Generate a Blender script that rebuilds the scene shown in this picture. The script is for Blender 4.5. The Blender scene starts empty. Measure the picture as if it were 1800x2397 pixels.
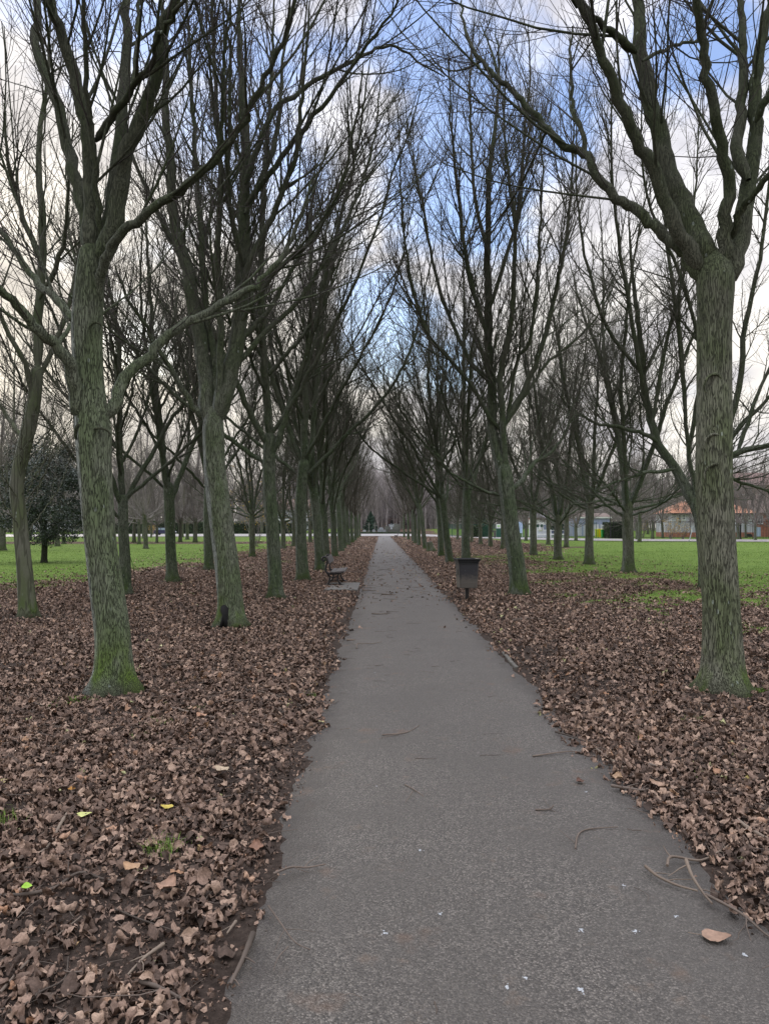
import bpy, math, random
import numpy as np
from mathutils import Matrix, Vector

random.seed(7)
RNG = np.random.default_rng(11)
scene = bpy.context.scene
COL = scene.collection
PI = math.pi

# ------------------------------------------------------------------ camera
W0, H0, F0 = 1800.0, 2397.0, 1800.0
CAM_H = 1.6
HOR, VPX = 1234.0, 893.0
PITCH = math.atan((HOR - H0 / 2) / F0)
YAW = math.atan((900 - VPX) / F0)
cam = bpy.data.cameras.new('camera')
cam.sensor_fit = 'HORIZONTAL'
cam.sensor_width = 36.0
cam.lens = 36.0 * F0 / W0
cam.clip_start = 0.05
cam.clip_end = 3000
camo = bpy.data.objects.new('camera', cam)
COL.objects.link(camo)
camo.location = (0, 0, CAM_H)
camo.rotation_euler = (PI / 2 + PITCH, 0, -YAW)
scene.camera = camo


def ray(px, py):
    x = (px - W0 / 2) / F0
    z = -(py - H0 / 2) / F0
    y2 = math.cos(PITCH) - math.sin(PITCH) * z
    z2 = math.sin(PITCH) + math.cos(PITCH) * z
    c, s = math.cos(YAW), math.sin(YAW)
    return np.array([x * c + y2 * s, -x * s + y2 * c, z2])


def G(px, py, z=0.0):
    """where the sight line through a point of the photo meets the ground"""
    r = ray(px, py)
    k = (z - CAM_H) / r[2]
    return np.array([r[0] * k, r[1] * k, z])


def P(px, py, d):
    """the point of that sight line at a distance d along the avenue"""
    r = ray(px, py)
    k = d / r[1]
    return np.array([r[0] * k, d, CAM_H + r[2] * k])


# ------------------------------------------------------------------ noise
_TAB = np.random.default_rng(3).random((256, 256))


def vn(x, y):
    x = np.asarray(x, float); y = np.asarray(y, float)
    xi = np.floor(x).astype(int); yi = np.floor(y).astype(int)
    fx = x - xi; fy = y - yi
    fx = fx * fx * (3 - 2 * fx); fy = fy * fy * (3 - 2 * fy)
    a = _TAB[xi % 256, yi % 256]; b = _TAB[(xi + 1) % 256, yi % 256]
    c = _TAB[xi % 256, (yi + 1) % 256]; d = _TAB[(xi + 1) % 256, (yi + 1) % 256]
    return (a * (1 - fx) + b * fx) * (1 - fy) + (c * (1 - fx) + d * fx) * fy


def fbm(x, y):
    return vn(x, y) * .55 + vn(x * 2.1 + 31, y * 2.1 + 7) * .3 + vn(x * 4.3 + 5, y * 4.3 + 61) * .15


def sstep(a, b, x):
    t = np.clip((x - a) / (b - a), 0, 1)
    return t * t * (3 - 2 * t)


# ------------------------------------------------------------------ materials
class NT:
    def __init__(s, name):
        s.m = bpy.data.materials.new(name)
        s.m.use_nodes = True
        s.t = s.m.node_tree
        s.bsdf = s.t.nodes['Principled BSDF']

    def n(s, typ, **kw):
        nd = s.t.nodes.new(typ)
        for k, v in kw.items():
            if k.startswith('i_'):
                key = k[2:]
                key = int(key) if key.isdigit() else key.replace('_', ' ')
                nd.inputs[key].default_value = v
            else:
                setattr(nd, k, v)
        return nd

    def l(s, a, b):
        s.t.links.new(a, b)

    def coord(s, scale=(1, 1, 1), rand=True):
        tc = s.n('ShaderNodeTexCoord')
        mp = s.n('ShaderNodeMapping')
        mp.inputs['Scale'].default_value = scale
        if rand:
            oi = s.n('ShaderNodeObjectInfo')
            mu = s.n('ShaderNodeMath', operation='MULTIPLY', i_1=37.0)
            s.l(oi.outputs['Random'], mu.inputs[0])
            ad = s.n('ShaderNodeVectorMath', operation='ADD')
            s.l(tc.outputs['Object'], ad.inputs[0]); s.l(mu.outputs[0], ad.inputs[1])
            s.l(ad.outputs[0], mp.inputs['Vector'])
        else:
            s.l(tc.outputs['Object'], mp.inputs['Vector'])
        return mp.outputs[0], tc

    def noise(s, vec, scale, detail=3, rough=.55, dist=0):
        nd = s.n('ShaderNodeTexNoise')
        nd.inputs['Scale'].default_value = scale
        nd.inputs['Detail'].default_value = detail
        nd.inputs['Roughness'].default_value = rough
        nd.inputs['Distortion'].default_value = dist
        s.l(vec, nd.inputs['Vector'])
        return nd.outputs['Fac']

    def ramp(s, fac, stops):
        r = s.n('ShaderNodeValToRGB')
        e = r.color_ramp.elements
        while len(e) < len(stops):
            e.new(.5)
        for k, (p, c) in enumerate(stops):
            e[k].position = p
            e[k].color = (*c, 1) if len(c) == 3 else c
        s.l(fac, r.inputs[0])
        return r.outputs[0]

    def math(s, op, a, b=0.0, clamp=False):
        nd = s.n('ShaderNodeMath', operation=op, use_clamp=clamp)
        for k, v in ((0, a), (1, b)):
            if isinstance(v, (int, float)):
                nd.inputs[k].default_value = v
            else:
                s.l(v, nd.inputs[k])
        return nd.outputs[0]

    def rng(s, v, a, b, c=0.0, d=1.0):
        nd = s.n('ShaderNodeMapRange', interpolation_type='SMOOTHSTEP')
        for k, x in enumerate((a, b, c, d)):
            nd.inputs[k + 1].default_value = x
        s.l(v, nd.inputs[0])
        return nd.outputs[0]

    def mix(s, fac, a, b, mode='MIX'):
        nd = s.n('ShaderNodeMix', data_type='RGBA', blend_type=mode)
        for k, v in ((0, fac), (6, a), (7, b)):
            if isinstance(v, (int, float)):
                nd.inputs[k].default_value = v
            elif isinstance(v, tuple):
                nd.inputs[k].default_value = (*v, 1)
            else:
                s.l(v, nd.inputs[k])
        return nd.outputs[2]

    def bump(s, h, strength=.5, dist=.02):
        b = s.n('ShaderNodeBump')
        b.inputs['Strength'].default_value = strength
        b.inputs['Distance'].default_value = dist
        s.l(h, b.inputs['Height'])
        s.l(b.outputs[0], s.bsdf.inputs['Normal'])

    def col(s, c, rough=.8, spec=.3):
        if isinstance(c, tuple):
            s.bsdf.inputs['Base Color'].default_value = (*c, 1)
        else:
            s.l(c, s.bsdf.inputs['Base Color'])
        s.bsdf.inputs['Roughness'].default_value = rough
        s.bsdf.inputs['Specular IOR Level'].default_value = spec
        return s.m


def mat_plain(name, c, rough=.7, var=.25, scale=6.0, metal=0.0, spec=.4):
    t = NT(name)
    v, _ = t.coord()
    n = t.noise(v, scale, 5, .6)
    lo = tuple(x * (1 - var) for x in c); hi = tuple(min(1, x * (1 + var)) for x in c)
    t.col(t.ramp(n, [(.3, lo), (.7, hi)]), rough, spec)
    t.bump(n, .15, .01)
    t.bsdf.inputs['Metallic'].default_value = metal
    return t.m


def mat_bark(name, ridge, dark, green, moss=True, fscale=30.0, streak=0.0, mossh=.55, mosscol=(.050, .085, .014)):
    t = NT(name)
    v, tc = t.coord((1, 1, .085))
    n1 = t.noise(v, fscale * 1.75, 2, .5, .5)
    rd = t.math('ABSOLUTE', t.math('SUBTRACT', n1, .5))
    fis = t.rng(rd, .008, .075)
    v2, _ = t.coord((1, 1, .5))
    n2 = t.noise(v2, 3.0, 4, .6)
    n3 = t.noise(v2, 45.0, 2, .6)
    c = t.mix(t.rng(n2, .35, .65), ridge, green)
    c = t.mix(t.math('MULTIPLY', n3, .55), c, tuple(x * .45 for x in ridge))
    if streak:
        geo = t.n('ShaderNodeNewGeometry')
        sx = t.n('ShaderNodeSeparateXYZ'); t.l(geo.outputs['Normal'], sx.inputs[0])
        nz = t.noise(v2, 2.0, 3, .6)
        f = t.rng(t.math('ADD', t.math('MULTIPLY', sx.outputs[0], -1.0), t.math('MULTIPLY', t.math('SUBTRACT', nz, .5), .7)), .52, .80)
        c = t.mix(t.math('MULTIPLY', f, streak), c, (.33, .36, .34))
    vo = t.n('ShaderNodeTexVoronoi'); vo.inputs['Scale'].default_value = 11.0
    t.l(v2, vo.inputs['Vector'])
    lich = t.math('MULTIPLY', t.rng(vo.outputs['Distance'], .16, .10), t.rng(n2, .5, .62))
    c = t.mix(t.math('MULTIPLY', lich, .7), c, (.30, .35, .31))
    c = t.mix(t.math('MULTIPLY', t.math('SUBTRACT', 1.0, fis), .80), c, dark)
    if moss:
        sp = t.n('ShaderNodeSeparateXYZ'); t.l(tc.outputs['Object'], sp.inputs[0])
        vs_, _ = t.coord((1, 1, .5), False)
        backlit_fac = t.rng(t.math('ADD', sp.outputs[2], t.math('MULTIPLY', t.noise(vs_, 2.0, 3, .6), 2.0)), 3.4, 6.6)
        backlit = t.mix(t.math('MULTIPLY', t.math('SUBTRACT', 1.0, fis), .5), t.mix(t.rng(n2, .4, .6), (.070, .076, .052), (.052, .066, .033)), dark)  # darkens upper trunk and limbs in colour, for their backlit, wet look
        c = t.mix(backlit_fac, c, t.mix(t.math('MULTIPLY', lich, .8), backlit, (.25, .29, .26)))
        nm = t.noise(v2, 2.2, 3, .6)
        h = t.math('ADD', sp.outputs[2], t.math('MULTIPLY', t.math('SUBTRACT', nm, .5), 1.5))
        mf = t.math('MULTIPLY', t.rng(h, mossh, .08), t.rng(nm, .40, .54))
        mf = t.math('MULTIPLY', mf, t.math('ADD', t.math('MULTIPLY', fis, .55), .4))
        c = t.mix(mf, c, mosscol)
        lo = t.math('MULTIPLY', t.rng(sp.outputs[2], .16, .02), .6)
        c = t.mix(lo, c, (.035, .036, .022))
    t.col(c, .88, .2)
    t.bump(t.math('ADD', fis, t.math('MULTIPLY', n3, .3)), .9, .014)
    return t.m


def mat_twig(name, a, b, rough=.8):
    t = NT(name)
    v, _ = t.coord()
    n = t.noise(v, 1.3, 3, .6)
    t.col(t.ramp(n, [(.35, a), (.65, b)]), rough, .25)
    return t.m


def mat_attr(name, stops, rough=.8, bump=0, spec=.25, scale=90.0, trans=0.0):
    """colour by the mesh's own 'tone' value, one tone per leaf or blade"""
    t = NT(name)
    at = t.n('ShaderNodeAttribute', attribute_name='tone')
    c = t.ramp(at.outputs['Fac'], stops)
    if bump:
        v, _ = t.coord((1, 1, 1), False)
        n = t.noise(v, scale, 3, .6)
        c = t.mix(t.rng(n, .3, .7, 0, .45), c, (.02, .014, .010))
        t.bump(n, bump, .01)
    t.col(c, rough, spec)
    return t.m


M = {}
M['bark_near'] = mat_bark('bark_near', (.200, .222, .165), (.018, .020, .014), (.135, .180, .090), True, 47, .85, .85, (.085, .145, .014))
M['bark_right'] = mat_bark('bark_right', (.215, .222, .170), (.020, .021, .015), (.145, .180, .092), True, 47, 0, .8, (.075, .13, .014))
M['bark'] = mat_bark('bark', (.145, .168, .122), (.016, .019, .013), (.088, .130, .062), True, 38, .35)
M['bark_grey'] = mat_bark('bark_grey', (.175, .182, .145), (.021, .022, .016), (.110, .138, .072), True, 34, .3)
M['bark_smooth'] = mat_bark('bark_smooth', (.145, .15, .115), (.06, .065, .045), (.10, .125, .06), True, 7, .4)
M['limb'] = mat_bark('limb_bark', (.085, .090, .062), (.018, .018, .013), (.060, .078, .036), False, 40)
M['limb_dark'] = mat_bark('limb_bark_dark', (.060, .064, .046), (.014, .014, .011), (.040, .055, .026), False, 40)
M['twig'] = mat_twig('twig_bark', (.046, .044, .034), (.085, .080, .064))
M['twig_near'] = mat_twig('twig_bark_near', (.026, .023, .020), (.050, .044, .037))
M['twig_haze'] = mat_twig('twig_bark_hazed', (.24, .22, .22), (.36, .33, .33))  # paler twig bark for the far wood, haze put into its colour
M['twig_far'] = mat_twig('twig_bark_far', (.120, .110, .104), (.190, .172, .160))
M['leaf'] = mat_attr('dead_leaf', [(0, (.040, .028, .022)), (.20, (.115, .078, .060)), (.50, (.255, .172, .130)),
                                   (.80, (.44, .315, .235)), (.88, (.36, .20, .12)), (.955, (.36, .24, .14)), (.975, (.42, .34, .10)), (1, (.40, .40, .20))], .75, .5)
M['grass'] = mat_attr('grass_blade', [(0, (.045, .085, .016)), (.5, (.098, .172, .026)), (.85, (.155, .225, .045)), (1, (.24, .22, .10))], .7)
M['evergreen'] = mat_attr('evergreen_leaf', [(0, (.010, .018, .012)), (.6, (.028, .045, .030)), (1, (.085, .115, .085))], .45, 0, .5)
M['conifer'] = mat_attr('conifer_needle', [(0, (.012, .026, .018)), (1, (.040, .075, .048))], .7)
M['hedge'] = mat_attr('hedge_leaf', [(0, (.014, .026, .012)), (.6, (.035, .062, .024)), (1, (.085, .125, .05))], .6)
M['yellow_leaf'] = mat_attr('yellow_leaf', [(0, (.35, .22, .03)), (1, (.60, .42, .06))], .7)
M['iron'] = mat_plain('black_iron', (.012, .012, .013), .5, .3, 30)
M['wood'] = mat_plain('weathered_wood', (.078, .072, .070), .8, .35, 14)
M['concrete'] = mat_plain('concrete', (.105, .102, .094), .9, .25, 5)
M['green_paint'] = mat_plain('green_paint', (.015, .075, .050), .5, .2)
M['black_paint'] = mat_plain('black_paint', (.012, .014, .016), .5, .2)
M['yellow_plastic'] = mat_plain('yellow_plastic', (.62, .46, .015), .5, .1)
M['lime_plastic'] = mat_plain('lime_plastic', (.42, .50, .03), .5, .1)
M['green_plastic'] = mat_plain('green_plastic', (.02, .30, .06), .5, .1)
M['lime_paint'] = mat_plain('lime_paint', (.40, .62, .30), .6, .15)
M['white'] = mat_plain('white_paint', (.72, .75, .76), .6, .08)
M['pale_blue'] = mat_plain('pale_blue', (.42, .55, .72), .6, .12)
M['blue_print'] = mat_plain('blue_print', (.10, .22, .45), .6, .2)
M['steel'] = mat_plain('galvanised_steel', (.33, .37, .38), .45, .15)
M['brick'] = mat_plain('red_brick', (.34, .15, .105), .85, .25, 3)
M['pink_brick'] = mat_plain('pink_brick', (.30, .225, .21), .85, .18, 2)
M['pale_wall'] = mat_plain('pale_render', (.46, .48, .54), .85, .12, 2)
M['blue_grey'] = mat_plain('blue_grey_cladding', (.24, .28, .42), .7, .12, 2)
M['orange_tile'] = mat_plain('orange_roof_tile', (.44, .215, .13), .8, .18, 4)
M['brown_tile'] = mat_plain('brown_roof_tile', (.14, .105, .090), .8, .2, 4)
M['grey_tile'] = mat_plain('grey_roof', (.22, .22, .24), .8, .15, 4)
M['red_paint'] = mat_plain('dark_red_paint', (.22, .03, .03), .6, .15)
M['stone'] = mat_plain('grave_stone', (.125, .135, .12), .9, .25, 4)
M['pale_stone'] = mat_plain('pale_grave_stone', (.26, .29, .31), .8, .15, 4)
M['car_paint'] = mat_plain('navy_car_paint', (.020, .022, .065), .25, .1, 3, 0, .6)
M['rubber'] = mat_plain('black_rubber', (.012, .012, .012), .8, .2)
M['black_hole'] = mat_plain('hollow_black', (.006, .006, .006), .95, .3, 30)
M['stick'] = mat_twig('fallen_twig_bark', (.055, .044, .036), (.15, .12, .10))
M['stick_pale'] = mat_twig('pale_fallen_twig', (.105, .082, .066), (.20, .16, .125))
M['dropping'] = mat_plain('dried_droppings', (.34, .36, .38), .9, .15, 90)
gl = NT('dark_glass'); M['glass'] = gl.col((.05, .07, .09), .08, .8)
lg = NT('lamp_lens'); M['lens'] = lg.col((.75, .78, .80), .15, .6)
M['car_glass'] = NT('car_glass').col((.22, .30, .34), .1, .8)


def bin_mat():
    t = NT('bin_paint')
    v, tc = t.coord((1, 1, 1), False)
    n = t.noise(v, 14, 5, .65)
    sp = t.n('ShaderNodeSeparateXYZ'); t.l(tc.outputs['Object'], sp.inputs[0])
    f = t.rng(t.math('ADD', sp.outputs[2], t.math('MULTIPLY', t.math('SUBTRACT', n, .5), .35)), .62, .42)
    c = t.mix(f, (.024, .025, .030), (.085, .078, .068))
    n2 = t.noise(v, 60, 2, .6)
    c = t.mix(t.rng(n2, .66, .74, 0, .6), c, (.15, .15, .15))
    c = t.mix(t.rng(n2, .33, .27, 0, .8), c, (.010, .010, .010))
    t.col(c, .55, .4)
    t.bump(n2, .2, .004)
    return t.m


M['bin'] = bin_mat()


# ------------------------------------------------------------------ mesh helpers
def mesh_obj(name, V, F, mat, parent=None, smooth=True, tone=None, loc=None):
    """V (n,3), F a list of int arrays (m,k); one mesh object"""
    V = np.asarray(V, np.float32).reshape(-1, 3)
    Fs = [np.asarray(f, np.int32) for f in (F if isinstance(F, list) else [F]) if len(f)]
    me = bpy.data.meshes.new(name)
    me.vertices.add(len(V))
    me.vertices.foreach_set('co', V.ravel())
    lv = np.concatenate([f.ravel() for f in Fs])
    tot = np.concatenate([np.full(len(f), f.shape[1], np.int32) for f in Fs])
    st = np.concatenate([[0], np.cumsum(tot)[:-1]]).astype(np.int32)
    me.loops.add(len(lv)); me.loops.foreach_set('vertex_index', lv)
    me.polygons.add(len(tot)); me.polygons.foreach_set('loop_start', st)
    try:
        me.polygons.foreach_set('loop_total', tot)
    except Exception:
        pass
    me.polygons.foreach_set('use_smooth', np.full(len(tot), smooth, bool))
    if tone is not None:
        a = me.attributes.new('tone', 'FLOAT', 'POINT')
        a.data.foreach_set('value', np.asarray(tone, np.float32))
    me.update(calc_edges=True)
    mats = mat if isinstance(mat, list) else [mat]
    for m in mats:
        me.materials.append(m)
    o = bpy.data.objects.new(name, me)
    COL.objects.link(o)
    if parent is not None:
        o.parent = parent
    if loc is not None:
        o.location = loc
    return o


class MB:
    """collects shapes for one mesh object"""
    def __init__(s):
        s.V, s.Q, s.T, s.n = [], [], [], 0

    def add(s, V, Q=None, T=None):
        V = np.asarray(V, float).reshape(-1, 3)
        if Q is not None and len(Q):
            s.Q.append(np.asarray(Q) + s.n)
        if T is not None and len(T):
            s.T.append(np.asarray(T) + s.n)
        s.V.append(V); s.n += len(V)
        return s

    def box(s, lo, hi, bev=0.0, rot=None, at=None):
        lo = np.array(lo, float); hi = np.array(hi, float)
        if bev <= 0:
            V = np.array([[x, y, z] for z in (lo[2], hi[2]) for y in (lo[1], hi[1]) for x in (lo[0], hi[0])])
            Q = [(0, 2, 3, 1), (4, 5, 7, 6), (0, 1, 5, 4), (2, 6, 7, 3), (0, 4, 6, 2), (1, 3, 7, 5)]
        else:
            b = bev
            ring = []
            for z, i in ((lo[2], b), (lo[2] + b, 0), (hi[2] - b, 0), (hi[2], b)):
                x0, x1, y0, y1 = lo[0] + i, hi[0] - i, lo[1] + i, hi[1] - i
                ring.append([(x0 + b, y0, z), (x1 - b, y0, z), (x1, y0 + b, z), (x1, y1 - b, z), (x1 - b, y1, z), (x0 + b, y1, z), (x0, y1 - b, z), (x0, y0 + b, z)])
            V = np.array(ring).reshape(-1, 3)
            Q = []
            for k in range(3):
                for j in range(8):
                    Q.append((k * 8 + j, k * 8 + (j + 1) % 8, k * 8 + 8 + (j + 1) % 8, k * 8 + 8 + j))
            for o_, fl in ((0, True), (24, False)):
                q = [(0, 1, 2, 3), (0, 3, 4, 7), (4, 5, 6, 7)]
                Q += [tuple(o_ + i for i in (reversed(a) if fl else a)) for a in q]
        if rot is not None:
            V = V @ np.array(rot).T
        if at is not None:
            V = V + np.array(at)
        return s.add(V, Q)

    def tube(s, pts, r, S=8, cap=True):
        pts = np.asarray(pts, float)
        K = len(pts)
        R = np.full(K, r, float) if np.isscalar(r) else np.asarray(r, float)
        V, Q = tubes(pts[None], R[None], S)
        s.add(V, Q)
        if cap:
            n = s.n
            for k0, fl in ((0, True), ((K - 1) * S, False)):
                c = pts[0] if fl else pts[-1]
                ring = V[k0:k0 + S]
                T = [(0, 1 + (j + 1) % S, 1 + j) if fl else (0, 1 + j, 1 + (j + 1) % S) for j in range(S)]
                s.add(np.vstack([c[None], ring]), None, T)
        return s

    def prism(s, prof, axis, lo, hi):
        """closed outline (2D) pushed along an axis; the outline must be star-shaped"""
        prof = np.asarray(prof, float); n = len(prof)
        c = prof.mean(0)

        def lift(p, h):
            p = np.asarray(p); h = np.full(len(p), h)
            return np.stack([h, p[:, 0], p[:, 1]], 1) if axis == 0 else (np.stack([p[:, 0], h, p[:, 1]], 1) if axis == 1 else np.stack([p[:, 0], p[:, 1], h], 1))
        V = np.vstack([lift(prof, lo), lift(prof, hi), lift([c], lo), lift([c], hi)])
        Q = [(j, (j + 1) % n, n + (j + 1) % n, n + j) for j in range(n)]
        T = [(2 * n, (j + 1) % n, j) for j in range(n)] + [(2 * n + 1, n + j, n + (j + 1) % n) for j in range(n)]
        return s.add(V, Q, T)

    def obj(s, name, mat, parent=None, smooth=False, tone=None):
        F = []
        if s.Q: F.append(np.vstack(s.Q))
        if s.T: F.append(np.vstack(s.T))
        return mesh_obj(name, np.vstack(s.V), F, mat, parent, smooth, tone)


def norm(v):
    return v / np.maximum(np.linalg.norm(v, axis=-1, keepdims=True), 1e-9)


def tubes(Pt, R, S):
    """many polylines at once: Pt (N,K,3), R (N,K)"""
    N, K, _ = Pt.shape
    T = np.empty_like(Pt)
    T[:, 1:-1] = Pt[:, 2:] - Pt[:, :-2]
    T[:, 0] = Pt[:, 1] - Pt[:, 0]
    T[:, -1] = Pt[:, -1] - Pt[:, -2]
    T = norm(T)
    md = norm(Pt[:, -1] - Pt[:, 0])
    ax = np.abs(md).argmin(1)
    ref = np.zeros((N, 3)); ref[np.arange(N), ax] = 1
    n = norm(np.cross(T, ref[:, None, :]))
    b = np.cross(T, n)
    a = np.arange(S) * 2 * PI / S
    V = Pt[:, :, None, :] + R[:, :, None, None] * (n[:, :, None, :] * np.cos(a)[None, None, :, None] + b[:, :, None, :] * np.sin(a)[None, None, :, None])
    idx = np.arange(N * K * S).reshape(N, K, S)
    q0 = idx[:, :-1]; q1 = idx[:, 1:]
    Q = np.stack([q0, np.roll(q0, -1, 2), np.roll(q1, -1, 2), q1], -1).reshape(-1, 4)
    return V.reshape(-1, 3), Q


USED = {}


def tag(o, label=None, cat=None, group=None, kind=None):
    if label: o['label'] = label
    if cat: o['category'] = cat
    if group: o['group'] = group
    if kind: o['kind'] = kind
    return o


def thing(name, loc, label, cat, group=None, rz=0.0):
    o = bpy.data.objects.new(name, None)
    o.empty_display_size = .2
    COL.objects.link(o)
    o.location = loc
    o.rotation_euler = (0, 0, rz)
    return tag(o, label, cat, group)


def copy_thing(root, loc, rot=None, scale=1.0, label=None, group=None):
    r = root.copy(); COL.objects.link(r)
    r.location = loc
    if rot is not None: r.rotation_euler = rot
    r.scale = (scale,) * 3
    if label: r['label'] = label
    if group: r['group'] = group
    for ch in list(root.children):
        c = ch.copy(); COL.objects.link(c); c.parent = r
        for g in list(ch.children):
            d = g.copy(); COL.objects.link(d); d.parent = c
    return r


# ------------------------------------------------------------------ trees
def resample(pts, K):
    """smooth curve through the traced points"""
    p = np.asarray(pts, float)
    if len(p) == 2:
        t = np.linspace(0, 1, K)[:, None]
        return p[0] * (1 - t) + p[1] * t
    q = np.vstack([2 * p[0] - p[1], p, 2 * p[-1] - p[-2]])
    d = np.r_[0, np.cumsum(np.linalg.norm(np.diff(p, axis=0), axis=1))]
    out = []
    for s in np.linspace(0, d[-1], K):
        i = min(np.searchsorted(d, s, side='right') - 1, len(p) - 2)
        t = (s - d[i]) / max(d[i + 1] - d[i], 1e-9)
        a, b, c, e = q[i], q[i + 1], q[i + 2], q[i + 3]
        out.append(.5 * (2 * b + (c - a) * t + (2 * a - 5 * b + 4 * c - e) * t * t + (3 * b - a - 3 * c + e) * t ** 3))
    return np.array(out)


def grow(Pp, Rp, counts, t0, t1, ang, length, rfrac, rmax, rtip, trop, wig, nseg, rng, flat=1.0):
    N, K, _ = Pp.shape
    idx = np.repeat(np.arange(N), counts)
    m = len(idx)
    t = rng.uniform(t0, t1, m)
    f = t * (K - 1); i = np.minimum(f.astype(int), K - 2); w = (f - i)[:, None]
    pos = Pp[idx, i] * (1 - w) + Pp[idx, i + 1] * w
    tan = norm(Pp[idx, i + 1] - Pp[idx, i])
    rad = Rp[idx, i] * (1 - w[:, 0]) + Rp[idx, i + 1] * w[:, 0]
    perp = norm(np.cross(tan, rng.normal(size=(m, 3))))
    a = np.radians(rng.uniform(ang[0], ang[1], m))[:, None]
    d = norm(np.cos(a) * tan + np.sin(a) * perp)
    L = rng.uniform(length[0], length[1], m) * (1 - .55 * t)
    r0 = np.minimum(rad * rfrac, rmax) * rng.uniform(.75, 1.1, m)
    out = np.empty((m, nseg + 1, 3)); out[:, 0] = pos
    step = (L / nseg)[:, None]
    for k in range(nseg):
        d = norm(d + rng.normal(size=(m, 3)) * wig + np.array([0, 0, trop]))
        out[:, k + 1] = out[:, k] + d * step
    s = np.linspace(0, 1, nseg + 1)[None]
    R = r0[:, None] * (1 - s) + np.minimum(rtip, r0 * .6)[:, None] * s if not np.isscalar(rtip) else r0[:, None] * (1 - s) + np.minimum(rtip, r0 * .6)[:, None] * s
    return out, R


def trunk_mesh(name, pts, R, mat, parent, S=20, rings=26, flare=.55, seed=0, amp=.03):
    """bole with a root flare and an uneven outline; pts local to the base"""
    z = np.r_[np.linspace(0, .5, 9)[:-1], np.linspace(.5, 1, rings)] if False else None
    c = resample(pts, 60)
    t = np.r_[np.array([-.03, 0, .008, .02, .035, .05, .075]), np.linspace(.1, 1, rings)]
    f = np.clip(t, 0, 1) * 59; i = np.minimum(f.astype(int), 58); w = (f - i)[:, None]
    ctr = c[i] * (1 - w) + c[i + 1] * w
    Lt = np.linalg.norm(np.diff(c, axis=0), axis=1).sum()
    ctr[0, 2] -= .12
    rs = np.interp(np.clip(t, 0, 1), np.linspace(0, 1, len(R)), R)
    hh = np.clip(t, 0, 1) * Lt
    a = np.arange(S) * 2 * PI / S
    ph = seed * 1.7
    lob = .5 + .5 * np.cos(4 * a + ph) * np.cos(1.0 * a + ph * 2)
    fl = flare * (np.exp(-hh / .10)[:, None] * (.45 + .9 * lob)[None] + .25 * np.exp(-hh / .35)[:, None])
    nz = (vn(np.cos(a)[None] * 1.6 + 9 + seed * 3, hh[:, None] * 1.6 + np.sin(a)[None] * 1.6 + seed) - .5) * 2 * amp * 2.2
    nz = nz + (vn(a[None] * 4.5 + seed, hh[:, None] * .9 + 40) - .5) * amp * 1.6 * (np.abs(np.sin(a / 2))[None])
    rr = rs[:, None] * (1 + fl + nz)
    V = np.stack([ctr[:, None, 0] + rr * np.cos(a)[None], ctr[:, None, 1] + rr * np.sin(a)[None], np.repeat(ctr[:, 2:3], S, 1)], -1)
    K = len(t)
    idx = np.arange(K * S).reshape(K, S)
    Q = np.stack([idx[:-1], np.roll(idx[:-1], -1, 1), np.roll(idx[1:], -1, 1), idx[1:]], -1).reshape(-1, 4)
    return mesh_obj(name, V.reshape(-1, 3), Q, mat, parent)


UP = dict(l2=(1.15, (20, 46), (1.4, 4.4), .10, .06), l3=(2.9, (16, 46), (.6, 2.1), .08, .08), l4=(3.4, (25, 62), (.12, .50), .03, .17))
SPREAD = dict(l2=(1.5, (24, 52), (1.2, 3.4), .09, .09), l3=(3.0, (22, 52), (.5, 1.7), .07, .11), l4=(3.2, (28, 68), (.14, .50), .02, .2))


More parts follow.
